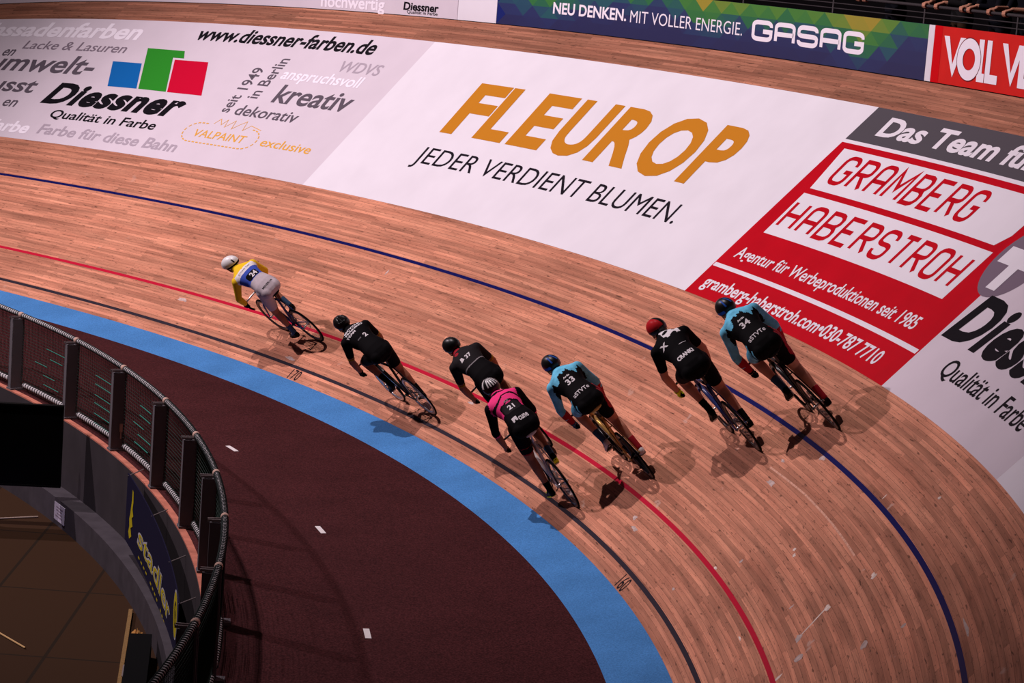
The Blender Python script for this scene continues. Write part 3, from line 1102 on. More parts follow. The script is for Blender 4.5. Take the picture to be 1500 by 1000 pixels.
for p_ in (0.01, 0.35, 0.7, 0.99):
    a = BN(p_, 0.97, 0.005)
    b = A_(14.9 + (4.6 - 14.9) * p_, FR - 0.15, a[2] + 0.08)
    mb.tube([a, b], 0.007, 6)
mb.build('hanger', M_STEEL, bn)

M_BLK = mat('black_drape', (0.004, 0.004, 0.0045), 0.9)
cnt = empty('black_screen', Matrix.Translation((-7.6, 9.0, -1.4)))
tag(cnt, 'black flat screen standing in the pit in front of the net fence', 'screen')
MB().box((0, 0, 1.06), (1.385, 0.035, 0.52)).build('panel', M_BLK, cnt)
mb = MB()
for x_, z_, hx, hz in ((0, 1.587, 1.40, 0.012), (0, 0.533, 1.40, 0.012), (1.392, 1.06, 0.008, 0.53), (-1.392, 1.06, 0.008, 0.53)):
    mb.box((x_, 0, z_), (hx, 0.045, hz))
mb.build('frame', mat('screen_frame', (0.006, 0.006, 0.006), 0.6), cnt)
for x_ in (-0.9, 0.25):
    MB().box((x_, 0.02, 0.30), (0.03, 0.02, 0.28)).box((x_, 0, 0.012), (0.04, 0.28, 0.012)).build('leg', M_BLK, cnt)

M_ROD = mat('pale_rod', (0.42, 0.33, 0.27), 0.5)
tag(MB().tube([(-7.22, 9.135, -1.388), (-6.50, 9.42, -1.388)], 0.011, 8).build('rod', M_ROD), 'thin pale rod lying across the pit floor below the black screen', 'rod')
tag(MB().tube([(-7.3, 5.4, -1.388), (-6.17, 3.6, -1.388)], 0.011, 8).build('rod', mat('brass_rod', (0.5, 0.32, 0.15), 0.5)), 'thin yellowish rod lying on the pit floor at the left photo edge', 'rod')
a21 = math.radians(21.4)
er = np.array([math.cos(a21), math.sin(a21), 0])
et = np.array([-math.sin(a21), math.cos(a21), 0])
nt_ = MB().box(A_(21.4, FR - 0.426, -1.215), (0.004, 0.22, 0.115), (er, et, (0, 0, 1)), 0)
for k in range(4):
    nt_.box(A_(21.4, FR - 0.432, -1.15 - 0.04 * k) + et * 0.02 * (k % 2), (0.001, 0.13 - 0.02 * (k % 3), 0.008), (er, et, (0, 0, 1)), 1)
tag(nt_.build('notice', [mat('pale_paper', (0.45, 0.42, 0.50), 0.7), M_GREY1]), 'small pale notice on the foot of the pit wall', 'notice')
tag(MB().box((-5.11, 3.4, -1.375), (0.022, 1.75, 0.022)).build('floor_batten', mat('batten_wood', (0.20, 0.12, 0.05), 0.6, noise=0.2)), 'long wooden batten on the pit floor beside the black case', 'batten')
cs = empty('flight_case', Matrix.Translation((-4.94, 2.55, -1.4)))
tag(cs, 'black case between the wooden batten and the pit wall kerb', 'case')
MB().box((0, 0, 0.12), (0.12, 0.92, 0.12)).build('body', M_BLK, cs)
MB().box((0, 0, 0.252), (0.122, 0.922, 0.010)).build('lid', M_BLK, cs)
MB().tube([(-0.12, -0.2, 0.13), (-0.14, -0.18, 0.13), (-0.14, 0.18, 0.13), (-0.12, 0.2, 0.13)], 0.010, 6).build('handle', M_STEEL, cs)
cl_u = np.linspace(0, 1, 21)
cl_v = np.linspace(0, 1, 9)
A1, B1_ = np.meshgrid(cl_u, cl_v, indexing='ij')
cx = -5.055 + 0.10 * A1 + 0.012 * np.sin(B1_ * 5 + A1 * 9)
cy = 3.62 + 0.7 * B1_ + 0.03 * np.sin(A1 * 14)
cz = -1.394 + 0.06 * np.sin(A1 * PI) * (0.6 + 0.4 * np.sin(A1 * 22 + B1_ * 3)) + 0.012
clv = np.stack([cx, cy, cz], -1).reshape(-1, 3)
clb = clv - [0, 0, 0.012]
gf = grid_faces(21, 9)
tag(mobj('cloth', np.concatenate([clv, clb]), gf + [tuple(len(clv) + i for i in q[::-1]) for q in gf], mat('orange_cloth', (0.35, 0.17, 0.05), 0.8, noise=0.2), smooth=True), 'crumpled orange brown cloth on the pit floor behind the black case', 'cloth')
# ------------------------------------------------------------------ bodies: one remeshed surface grown from tapered limbs
def nrm(v):
    v = np.asarray(v, float)
    return v / (np.linalg.norm(v) + 1e-12)


class Body:
    """limbs and masses; each primitive keeps a name so that clothing can be cut from the finished skin"""

    def __init__(s):
        s.mb = MB()
        s.seg = []      # (name, p0, p1, r0, r1)

    def limb(s, name, p0, p1, r0, r1, flat=1.0, n=16):
        p0, p1 = np.asarray(p0, float), np.asarray(p1, float)
        d = p1 - p0
        L = np.linalg.norm(d)
        d = d / L
        pts, rr = [], []
        for a in (85, 65, 40, 15):
            pts.append(p0 - d * r0 * math.sin(math.radians(a)))
            rr.append(r0 * math.cos(math.radians(a)))
        for t in np.linspace(0, 1, 7):
            pts.append(p0 + d * L * t)
            rr.append(r0 + (r1 - r0) * t)
        for a in (15, 40, 65, 85):
            pts.append(p1 + d * r1 * math.sin(math.radians(a)))
            rr.append(r1 * math.cos(math.radians(a)))
        s.mb.tube(pts, np.array(rr), n, flat=flat)
        s.seg.append((name, p0, p1, r0, r1))
        return s

    def blob(s, name, c, ax, n=18, k=11):
        """ellipsoid; ax = three half-axis vectors"""
        c = np.asarray(c, float)
        ax = np.asarray(ax, float)
        vs, fs = [], []
        for i in range(k + 1):
            th = PI * min(max(i / k, 0.02), 0.98)
            for j in range(n):
                ph = 2 * PI * j / n
                vs.append(c + ax[0] * math.sin(th) * math.cos(ph) + ax[1] * math.sin(th) * math.sin(ph) + ax[2] * math.cos(th))
        for i in range(k):
            for j in range(n):
                fs.append((i * n + j, i * n + (j + 1) % n, (i + 1) * n + (j + 1) % n, (i + 1) * n + j))
        fs.append(tuple(range(n - 1, -1, -1)))
        fs.append(tuple(k * n + j for j in range(n)))
        s.mb.add(vs, fs)
        if name:
            r = float(np.mean(np.linalg.norm(ax, axis=1)))
            s.seg.append((name, c - ax[0] * 0.3, c + ax[0] * 0.3, r, r))
        return s

    def loft(s, name, st, n=24):
        """st: (x, z, half width, half height) stations of the trunk"""
        st = np.array(st, float)
        pts = np.c_[st[:, 0], np.zeros(len(st)), st[:, 1]]
        T = np.gradient(pts, axis=0)
        T /= np.linalg.norm(T, axis=1)[:, None]
        vs, fs = [], []
        for p, t, q in zip(pts, T, st):
            up = np.array([-t[2], 0, t[0]])
            for j in range(n):
                a = 2 * PI * j / n
                ca, sa = math.cos(a), math.sin(a)
                # slightly squared section
                vs.append(p + np.array([0, 1, 0]) * q[2] * np.sign(ca) * abs(ca) ** 0.85 + up * q[3] * np.sign(sa) * abs(sa) ** 0.85)
        k = len(st)
        for i in range(k - 1):
            for j in range(n):
                fs.append((i * n + j, i * n + (j + 1) % n, (i + 1) * n + (j + 1) % n, (i + 1) * n + j))
        fs.append(tuple(range(n - 1, -1, -1)))
        fs.append(tuple((k - 1) * n + j for j in range(n)))
        s.mb.add(vs, fs)
        for i in range(k - 1):
            r = (st[i, 2] + st[i, 3] + st[i + 1, 2] + st[i + 1, 3]) / 4
            s.seg.append((name, pts[i], pts[i + 1], r * 1.25, r * 1.25))
        return s

    def skin(s, voxel=0.009, smooth=5):
        v, f, nr = remesh(s.mb.v, s.mb.f, voxel, smooth)
        s.v, s.f, s.n = v, f, nr
        # nearest primitive and position along it for each vertex
        best = np.full(len(v), 1e9)
        s.lab = np.zeros(len(v), dtype=int)
        s.t = np.zeros(len(v))
        s.names = sorted({q[0] for q in s.seg})
        for nm, p0, p1, r0, r1 in s.seg:
            d = p1 - p0
            t = np.clip(((v - p0) @ d) / (d @ d + 1e-9), 0, 1)
            dist = np.linalg.norm(v - (p0 + t[:, None] * d), axis=1) / (r0 + (r1 - r0) * t)
            m = dist < best
            best[m] = dist[m]
            s.lab[m] = s.names.index(nm)
            s.t[m] = t[m]
        return s

    def is_(s, *nm):
        return np.isin(s.lab, [s.names.index(q) for q in nm if q in s.names])


def remesh(v, f, voxel, smooth):
    me = bpy.data.meshes.new('r')
    me.from_pydata([tuple(map(float, q)) for q in v], [], f)
    o = bpy.data.objects.new('r', me)
    C.objects.link(o)
    m = o.modifiers.new('r', 'REMESH')
    m.mode = 'VOXEL'
    m.voxel_size = voxel
    if smooth:
        m2 = o.modifiers.new('s', 'SMOOTH')
        m2.factor = 0.5
        m2.iterations = smooth
    dg = bpy.context.evaluated_depsgraph_get()
    e = bpy.data.meshes.new_from_object(o.evaluated_get(dg))
    n = len(e.vertices)
    V = np.zeros(n * 3)
    e.vertices.foreach_get('co', V)
    NR = np.zeros(n * 3)
    e.vertices.foreach_get('normal', NR)
    F = [tuple(p.vertices) for p in e.polygons]
    bpy.data.objects.remove(o)
    bpy.data.meshes.remove(me)
    bpy.data.meshes.remove(e)
    return V.reshape(-1, 3), F, NR.reshape(-1, 3)


def shell(name, body, mask, off, mats, parent, fidx=None):
    """clothing: the masked part of the skin lifted by off, its hems folded back to the skin"""
    F = np.array([f for f in body.f if len(f) == 4])
    keep = mask[F].all(axis=1)
    F = F[keep]
    used = np.unique(F)
    mp = -np.ones(len(body.v), dtype=int)
    mp[used] = np.arange(len(used))
    v = body.v[used] + body.n[used] * off
    F2 = mp[F]
    # hem
    ed = {}
    for q in F2:
        for a, b in zip(q, np.roll(q, -1)):
            ed[(a, b)] = 1
    hem = [(a, b) for (a, b) in ed if (b, a) not in ed]
    hv = sorted({a for e in hem for a in e})
    # even out the stepped edge so that hems run clean
    nb = {a: [] for a in hv}
    for a, c in hem:
        nb[a].append(c)
        nb[c].append(a)
    base = body.v[used].copy()
    for _ in range(10):
        nv, nbv = v.copy(), base.copy()
        for a in hv:
            nv[a] = v[a] * 0.4 + np.mean([v[c] for c in nb[a]], axis=0) * 0.6
            nbv[a] = base[a] * 0.4 + np.mean([base[c] for c in nb[a]], axis=0) * 0.6
        v, base = nv, nbv
    hm = {a: len(v) + i for i, a in enumerate(hv)}
    vin = base[hv] - body.n[used][hv] * 0.004
    faces = [tuple(q) for q in F2] + [(b, a, hm[a], hm[b]) for a, b in hem]
    vv = np.concatenate([v, vin]) if len(hv) else v
    idx = None
    if fidx is not None:
        k = fidx(body, F)
        idx = list(k) + [0] * len(hem)
    return mobj(name, vv, faces, mats, parent, idx, smooth=True)


def ik(a, b, l1, l2, pole):
    """middle joint of a two-bone limb"""
    a, b = np.asarray(a, float), np.asarray(b, float)
    d = b - a
    D = min(np.linalg.norm(d), (l1 + l2) * 0.999)
    u = d / np.linalg.norm(d)
    x = (l1 * l1 - l2 * l2 + D * D) / (2 * D)
    h = math.sqrt(max(l1 * l1 - x * x, 0))
    p = np.asarray(pole, float)
    p = nrm(p - u * (p @ u))
    return a + u * x + p * h


def hand_mesh(grip, axis, out, up, wrist, thick=0.016):
    """a hand closed round a bar: palm, four fingers of different lengths bent at the knuckles, thumb on the other side"""
    grip, A, O, U = np.asarray(grip, float), nrm(axis), nrm(out), nrm(up)
    b = Body()
    wrist = np.asarray(wrist, float)
    lens = (245, 265, 252, 225)
    offs = (0.033, 0.011, -0.011, -0.032)
    rad = (0.0088, 0.0092, 0.0088, 0.0078)
    R = thick + 0.009
    P_ = lambda deg, r, a: grip + A * a + (U * math.cos(math.radians(deg)) + O * math.sin(math.radians(deg))) * r
    for L, o, r in zip(lens, offs, rad):
        kn = P_(48, R + 0.010, o)
        b.limb('h', wrist + A * o * 0.45, kn, 0.017, 0.0125, n=10)
        j1 = P_(48 + (L - 48) * 0.42, R + 0.002, o * 1.05)
        j2 = P_(48 + (L - 48) * 0.75, R, o * 1.05)
        j3 = P_(L, R, o * 1.05)
        mid = P_(48 + (L - 48) * 0.2, R + 0.007, o * 1.02)
        b.limb('h', kn, mid, r * 1.15, r * 1.05, n=10)
        b.limb('h', mid, j1, r * 1.05, r, n=10)
        b.limb('h', j1, j2, r, r * 0.92, n=10)
        b.limb('h', j2, j3, r * 0.92, r * 0.8, n=10)
    t0 = wrist + A * 0.025 + (P_(0, R, 0) - wrist) * 0.25
    t1 = P_(-15, R + 0.006, 0.040)
    t2 = P_(-75, R + 0.001, 0.056)
    t3 = P_(-120, R, 0.060)
    b.limb('h', t0, t1, 0.015, 0.0115, n=10)
    b.limb('h', t1, t2, 0.0112, 0.0098, n=10)
    b.limb('h', t2, t3, 0.0098, 0.0082, n=10)
    b.limb('h', wrist, grip + U * (R + 0.008) + O * 0.008, 0.022, 0.018, n=10)
    return b


def head_prims(B, c, yaw=0.0, pitch=0.0, k=1.0):
    """skull, jaw, nose, brow, ears round c; face looks along +x turned by yaw (left) and pitch (down)"""
    cy, sy, cp, sp = math.cos(yaw), math.sin(yaw), math.cos(pitch), math.sin(pitch)
    f = np.array([cy * cp, sy * cp, -sp])
    l = np.array([-sy, cy, 0.0])
    u = np.cross(f, l)
    c = np.asarray(c, float)
    Q = lambda a, b_, d: c + (f * a + l * b_ + u * d) * k
    B.blob('head', Q(-0.012, 0, 0.02), np.array([f * 0.098, l * 0.076, u * 0.098]) * k)
    B.blob('head', Q(0.035, 0, -0.055), np.array([f * 0.058, l * 0.056, u * 0.065]) * k)
    B.blob('head', Q(0.062, 0, -0.095), np.array([f * 0.030, l * 0.030, u * 0.024]) * k)
    B.blob('head', Q(0.072, 0, 0.021), np.array([f * 0.022, l * 0.056, u * 0.014]) * k)
    B.limb('head', Q(0.082, 0, 0.008), Q(0.104, 0, -0.026), 0.008 * k, 0.0105 * k, n=10)
    B.blob('head', Q(0.080, 0, -0.066), np.array([f * 0.014, l * 0.024, u * 0.008]) * k)
    for sg in (-1, 1):
        B.blob('head', Q(-0.008, 0.078 * sg, -0.022), np.array([f * 0.020, l * 0.010, u * 0.031]) * k)
        B.blob('head', Q(0.055, 0.038 * sg, -0.03), np.array([f * 0.024, l * 0.022, u * 0.022]) * k)
    return f, l, u, Q


M_SKIN = mat('skin', (0.50, 0.235, 0.155), 0.55, noise=0.06, nscale=9)
M_SKIN2 = mat('tanned_skin', (0.33, 0.135, 0.082), 0.55, noise=0.06, nscale=9)
M_EYE = mat('eye_white', (0.42, 0.38, 0.36), 0.3)
M_IRIS = mat('eye_dark', (0.03, 0.02, 0.015), 0.2)
M_LIP = mat('lips', (0.30, 0.10, 0.08), 0.5)


def face_parts(Q, f, l, u, parent, k=1.0):
    for sg in (-1, 1):
        mb = MB()
        c = Q(0.072, 0.031 * sg, 0.004)
        e = Body()
        e.blob(None, c, np.array([f * 0.0085, l * 0.012, u * 0.0065]) * k, n=12, k=8)
        e.blob(None, c + f * 0.0062 * k, np.array([f * 0.004, l * 0.0055, u * 0.0055]) * k, n=10, k=6)
        nf = len(e.mb.f)
        mobj('eye', e.mb.v, e.mb.f, [M_EYE, M_IRIS], parent, [0 if i < 8 * 12 + 2 else 1 for i in range(nf)], smooth=True)
    b = Body()
    b.blob(None, Q(0.092, 0, -0.064), np.array([f * 0.006, l * 0.021, u * 0.0035]) * k, n=12, k=6)
    b.blob(None, Q(0.090, 0, -0.072), np.array([f * 0.007, l * 0.019, u * 0.0045]) * k, n=12, k=6)
    mobj('mouth', b.mb.v, b.mb.f, M_LIP, parent, smooth=True)


def helmet(parent, Q, f, l, u, style, m1, m2, name='helmet'):
    """shell over the skull, open at the face; road helmets get ridges and vents, the smooth ones a rounded tail"""
    n, k = 36, 14
    c = Q(-0.018, 0, 0.028)
    ax, ay, az = (0.135, 0.098, 0.112) if style != 'aero' else (0.148, 0.100, 0.112)
    vs, fs, mi = [], [], []
    for i in range(k + 1):
        el = 88 - (88 + 30) * i / k
        for j in range(n):
            ph = 2 * PI * j / n
            e = math.radians(el)
            # the rim sits higher over the face than at the nape
            front = max(math.cos(ph), 0)
            e2 = math.radians(max(el, -30 + 42 * front ** 0.7 - 0 * i))
            ce, se = math.cos(e2), math.sin(e2)
            rx = ax * (1.10 if math.cos(ph) < 0 else 0.98)
            rr = 1.0
            if style == 'vent' and 8 < el < 74:
                q = math.sin(ph)
                band = math.cos(q * 13.5)
                rr = 1.0 + (0.022 if band > 0 else -0.055)
                if -0.0 < el < 22:
                    rr = 1.02
            vs.append(c + f * rx * ce * math.cos(ph) * rr + l * ay * ce * math.sin(ph) * rr + u * az * se * (1 + (rr - 1) * 0.8))
    for i in range(k):
        for j in range(n):
            fs.append((i * n + j, i * n + (j + 1) % n, (i + 1) * n + (j + 1) % n, (i + 1) * n + j))
            ph = 2 * PI * (j + 0.5) / n
            el = 88 - 118 * (i + 0.5) / k
            q = math.sin(ph)
            m = 0
            if style == 'vent':
                m = 1 if (math.cos(q * 13.5) <= 0 and 22 < el < 74) else 0
            elif style == 'stripe':
                m = 1 if abs(abs(q) - 0.42) < 0.05 and 12 < el < 62 else 0
                if -12 < el < 6 and math.cos(ph) > -0.6:
                    m = 1
            elif style == 'half':
                m = 1 if (math.sin(ph) < -0.15 or el < 0) else 0
            elif style == 'lines':
                m = 1 if (abs((q * 3.2 + 0.25) % 1 - 0.5) < 0.12 and 10 < el < 80 and math.cos(ph) < 0.5) else 0
            elif style == 'aero':
                m = 1 if (-22 < el < -8 and math.cos(ph) < 0.4) or (abs(abs(q) - 0.55) < 0.07 and 4 < el < 40 and math.cos(ph) < 0.3) else 0
            mi.append(m)
    fs.append(tuple(range(n - 1, -1, -1)))
    mi.append(0)
    # inner lining so that the shell has thickness
    o = len(vs)
    for j in range(n):
        p = np.array(vs[k * n + j])
        vs.append(p + (c - p) * 0.10)
    for j in range(n):
        fs.append((k * n + j, k * n + (j + 1) % n, o + (j + 1) % n, o + j))
        mi.append(0)
    h = mobj(name, vs, fs, [m1, m2], parent, mi, smooth=(style != 'vent'))
    for sg in (-1, 1):
        MB().tube([Q(0.02, 0.078 * sg, -0.01), Q(0.03, 0.072 * sg, -0.06), Q(0.045, 0.03 * sg, -0.115)], 0.005, 6).build('strap', M_STRAP, h)
    return h


M_STRAP = mat('helmet_strap', (0.015, 0.015, 0.016), 0.7)
M_BK = mat('black_fabric', (0.0048, 0.0042, 0.0050), 0.75)
M_CHAR = mat('charcoal_fabric', (0.017, 0.0145, 0.016), 0.7)
M_WH = mat('white_fabric', (0.72, 0.68, 0.70), 0.6)
M_LAV = mat('lavender_fabric', (0.46, 0.40, 0.43), 0.6, noise=0.06, nscale=25)
M_YELF = mat('yellow_fabric', (0.78, 0.50, 0.02), 0.6)
M_OLIVE = mat('olive_fabric', (0.34, 0.19, 0.015), 0.6)
M_BLUF = mat('royal_blue_fabric', (0.045, 0.085, 0.42), 0.6)
M_PINK = mat('pink_fabric', (0.86, 0.045, 0.22), 0.6)
M_SKY = mat('sky_blue_fabric', (0.13, 0.47, 0.68), 0.6, noise=0.3, nscale=10)
M_REDF = mat('deep_red_fabric', (0.32, 0.015, 0.025), 0.6)
M_DENIM = mat('slate_blue_fabric', (0.035, 0.075, 0.14), 0.65)
M_NEON = mat('neon_yellow', (0.65, 0.80, 0.02), 0.5)
M_GRYF = mat('grey_fabric', (0.24, 0.22, 0.23), 0.65)
M_SHOEB = mat('black_shoe', (0.007, 0.0065, 0.007), 0.45)
M_SHOEW = mat('white_shoe', (0.70, 0.66, 0.66), 0.4)
M_CARB = mat('black_carbon', (0.006, 0.006, 0.0065), 0.32, spec=0.35)
M_TYRE = mat('tyre_rubber', (0.005, 0.005, 0.005), 0.7)
M_ALU = mat('polished_alloy', (0.62, 0.60, 0.58), 0.3, 0.9)
M_SPK = mat('spoke_steel', (0.35, 0.35, 0.35), 0.35, 0.8)
M_HBLK = mat('helmet_black', (0.005, 0.005, 0.0055), 0.38, spec=0.35)
M_HWHT = mat('helmet_white', (0.74, 0.72, 0.72), 0.35, spec=0.5)
M_HRED = mat('helmet_red', (0.45, 0.015, 0.02), 0.35)
M_HBLU = mat('helmet_blue', (0.03, 0.12, 0.55), 0.35)
M_VENT = mat('helmet_vent', (0.004, 0.004, 0.004), 0.9)

WR = 0.335
AX0 = np.array([0.0, 0, WR])
AX1 = np.array([0.975, 0, WR])
BBP = np.array([0.405, 0, 0.285])
SAD = np.array([0.195, 0, 1.005])
CRK = 0.168
# ------------------------------------------------------------------ track bicycles
_wheel_cache = {}


def make_wheel(center, parent, style, rimcol):
    key = (style, rimcol.name)
    hubw = 0.05
    root = None
    if key not in _wheel_cache:
        ax = (0, 1, 0)
        mb = MB()
        depth = 0.045 if style == 'spoked' else 0.055
        mb.lathe([(WR - 0.026, -0.010), (WR - 0.026, 0.010), (WR - 0.035, 0.012), (WR - 0.026 - depth, 0.005), (WR - 0.026 - depth, -0.005), (WR - 0.035, -0.012)], (0, 0, 0), ax, 56, closed=True)
        rim = mb.build('wheel', rimcol, None, True).data
        mb = MB()
        mb.lathe([(WR - 0.0125 + 0.0125 * math.cos(t), 0.0115 * math.sin(t)) for t in np.linspace(0, 2 * PI, 11)[:-1]], (0, 0, 0), ax, 56, closed=True)
        ty = mb.build('tyre', M_TYRE, None, True).data
        mb = MB()
        mb.lathe([(0.006, -0.06), (0.012, -0.055), (0.022, -0.035), (0.022, -0.030), (0.013, -0.026), (0.013, 0.026), (0.022, 0.030), (0.022, 0.035), (0.012, 0.055), (0.006, 0.06)], (0, 0, 0), ax, 14)
        mb.cyl((0, -0.066, 0), (0, 0.066, 0), 0.0085, 8)
        hub = mb.build('hub', M_ALU if style == 'spoked' else M_CARB, None, True).data
        mb = MB()
        if style == 'spoked':
            for k in range(28):
                a = 2 * PI * k / 28
                sg = 1 if k % 2 else -1
                b = a + (0.35 if (k // 2) % 2 else -0.35)
                mb.cyl((0.02 * math.cos(b), 0.030 * sg, 0.02 * math.sin(b)), ((WR - 0.066) * math.cos(a), 0.002 * sg, (WR - 0.066) * math.sin(a)), 0.0014, 4)
            sp = mb.build('spokes', M_SPK, None).data
        else:
            for k in range(5):
                a = 2 * PI * k / 5 + 0.3
                p = [np.array([r * math.cos(a), 0, r * math.sin(a)]) for r in (0.012, 0.06, 0.15, 0.24, 0.262)]
                mb.tube(p, [0.028, 0.022, 0.019, 0.026, 0.036], 8, flat=0.35)
            sp = mb.build('spokes', M_CARB, None, True).data
        for o in list(C.objects):
            if o.data in (rim, ty, hub, sp):
                bpy.data.objects.remove(o)
        _wheel_cache[key] = (rim, ty, hub, sp)
    rim, ty, hub, sp = _wheel_cache[key]
    root = bpy.data.objects.new('wheel', rim)
    C.objects.link(root)
    root.parent = parent
    root.location = center
    for nm, me in (('tyre', ty), ('hub', hub), ('spokes', sp)):
        o = bpy.data.objects.new(nm, me)
        C.objects.link(o)
        o.parent = root
    return root


def bezier(p0, p1, p2, p3, n=10):
    t = np.linspace(0, 1, n)[:, None]
    p0, p1, p2, p3 = map(lambda q: np.asarray(q, float), (p0, p1, p2, p3))
    return (1 - t) ** 3 * p0 + 3 * (1 - t) ** 2 * t * p1 + 3 * (1 - t) * t ** 2 * p2 + t ** 3 * p3


def half_bar(sg):
    a = bezier((0.885, 0, 0.865), (0.885, 0.05 * sg, 0.865), (0.888, 0.10 * sg, 0.862), (0.900, 0.145 * sg, 0.850), 7)
    b = bezier((0.900, 0.145 * sg, 0.850), (0.925, 0.185 * sg, 0.835), (0.965, 0.198 * sg, 0.83), (0.972, 0.200 * sg, 0.78), 8)
    c = bezier((0.972, 0.200 * sg, 0.78), (0.975, 0.202 * sg, 0.735), (0.945, 0.203 * sg, 0.715), (0.90, 0.203 * sg, 0.712), 7)
    d = [(0.84, 0.204 * sg, 0.716), (0.80, 0.204 * sg, 0.72)]
    return np.concatenate([a, b[1:], c[1:], d])


def bicycle(mw, label, frame_m, fork_m, saddle_m, theta, style='spoked', rim_m=None, bar_m=None, accent=None):
    root = empty('track_bicycle', mw)
    tag(root, label, 'bicycle')
    ht0, ht1 = np.array([0.800, 0, 0.845]), np.array([0.842, 0, 0.705])
    st = np.array([0.240, 0, 0.855])
    mb = MB()
    tap = lambda a, b, r0, r1, fl=1.0, n=10: mb.tube([a, a + (b - a) * 0.33, a + (b - a) * 0.67, b], np.linspace(r0, r1, 4), n, flat=fl)
    tap(ht0 + np.array([-0.006, 0, 0.02]), ht1 + np.array([0.006, 0, -0.02]), 0.023, 0.024)
    tap(st + np.array([0.004, 0, -0.02]), ht0 + np.array([0.006, 0, -0.02]), 0.016, 0.019)
    tap(BBP, ht1 + np.array([-0.002, 0, 0.01]), 0.023, 0.024)
    tap(BBP, st, 0.019, 0.017)
    mb.cyl(BBP + [0, -0.036, 0], BBP + [0, 0.036, 0], 0.024, 14)
    for sg in (-1, 1):
        d = AX0 + np.array([0.0, 0.062 * sg, 0])
        mb.tube([BBP + np.array([-0.02, 0.028 * sg, 0]), np.array([0.24, 0.045 * sg, 0.305]), np.array([0.10, 0.058 * sg, 0.322]), d], [0.012, 0.011, 0.009, 0.008], 8)
        mb.tube([st + np.array([0.002, 0.012 * sg, -0.03]), np.array([0.18, 0.032 * sg, 0.70]), np.array([0.07, 0.055 * sg, 0.47]), d], [0.009, 0.008, 0.0075, 0.007], 8)
        mb.box(d, (0.022, 0.004, 0.014))
    mb.cyl(np.array([0.185, -0.032, 0.705]), np.array([0.185, 0.032, 0.705]), 0.007, 8)
    fr = mb.build('frame', frame_m, root, True)
    if accent is not None:
        a = BBP + (ht1 - BBP) * 0.3
        b = BBP + (ht1 - BBP) * 0.75
        MB().tube([a, b], [0.0245, 0.0255], 10).build('frame_band', accent, fr, True)
    mb = MB()
    for sg in (-1, 1):
        d = AX0 + np.array([0, 0.072 * sg, 0])
        mb.cyl(d - [0, 0.008 * sg, 0], d + [0, 0.006 * sg, 0], 0.011, 6)
    mb.build('axle_nuts', M_ALU, root)
    # fork
    mb = MB()
    cr = ht1 + np.array([0.010, 0, -0.035])
    mb.tube([ht1 + np.array([0.006, 0, -0.02]), cr], 0.024, 10)
    for sg in (-1, 1):
        mb.tube([cr + [0, 0.012 * sg, 0], cr + [0.006, 0.045 * sg, -0.05], [0.895, 0.050 * sg, 0.52], AX1 + [-0.01, 0.052 * sg, 0.03], AX1 + [0, 0.054 * sg, 0]], [0.018, 0.015, 0.013, 0.010, 0.009], 8)
    mb.build('fork', fork_m, root, True)
    # seat post, saddle
    MB().tube([st + [0.008, 0, -0.03], st + [-0.012, 0, 0.045], SAD + [0.012, 0, -0.055], SAD + [0.0, 0, -0.035]], [0.0135] * 4, 10).build('seat_post', M_CARB if frame_m is not M_WHF else M_WHF, root, True)
    mb = MB()
    S = [(-0.115, 0.066, 0.012, 0.006), (-0.10, 0.072, 0.018, 0.004), (-0.05, 0.066, 0.020, 0.0), (0.0, 0.045, 0.020, -0.004), (0.06, 0.026, 0.018, -0.004), (0.12, 0.020, 0.016, -0.004), (0.150, 0.013, 0.011, -0.008)]
    vs, fs = [], []
    for x, hw, hh_, dz in S:
        for j in range(14):
            t = 2 * PI * j / 14
            vs.append(SAD + np.array([x, hw * math.cos(t), dz + hh_ * math.sin(t) * (1 if math.sin(t) > 0 else 1.5)]))
    for i in range(len(S) - 1):
        for j in range(14):
            fs.append((i * 14 + j, i * 14 + (j + 1) % 14, (i + 1) * 14 + (j + 1) % 14, (i + 1) * 14 + j))
    fs += [tuple(range(13, -1, -1)), tuple((len(S) - 1) * 14 + j for j in range(14))]
    sd = mobj('saddle', vs, fs, saddle_m, root, smooth=True)
    mb = MB()
    for sg in (-1, 1):
        mb.tube([SAD + [-0.09, 0.03 * sg, -0.015], SAD + [-0.05, 0.022 * sg, -0.04], SAD + [0.05, 0.022 * sg, -0.04], SAD + [0.12, 0.008 * sg, -0.014]], 0.0035, 6)
    mb.build('saddle_rail', M_ALU, sd)
    # stem and bar
    MB().tube([ht0 + [-0.008, 0, 0.02], ht0 + [-0.012, 0, 0.038]], 0.019, 10).tube([ht0 + [-0.010, 0, 0.03], [0.84, 0, 0.872], [0.885, 0, 0.865]], [0.016, 0.015, 0.018], 10).build('stem', M_CARB, root, True)
    L_, R_ = half_bar(1), half_bar(-1)
    hb = MB().tube(np.concatenate([R_[::-1], L_[1:]]), 0.0125, 10).build('handlebar', bar_m or M_CARB, root, True)
    for q in (L_, R_):
        MB().tube(q[-9:], 0.0155, 10).build('grip_tape', M_TYRE, hb, True)
    # drivetrain
    mb = MB()
    rc = BBP + [0, -0.045, 0]
    mb.lathe([(0.098, -0.0015), (0.098, 0.0015), (0.080, 0.0015), (0.080, -0.0015)], rc, (0, 1, 0), 44, closed=True)
    for k in range(5):
        a = 2 * PI * k / 5
        mb.box(rc + np.array([0.05 * math.cos(a), 0, 0.05 * math.sin(a)]), (0.034, 0.002, 0.008), ((math.cos(a), 0, math.sin(a)), (0, 1, 0), (-math.sin(a), 0, math.cos(a))))
    mb.cyl(BBP + [0, -0.06, 0], BBP + [0, 0.06, 0], 0.010, 10)
    pf = {}
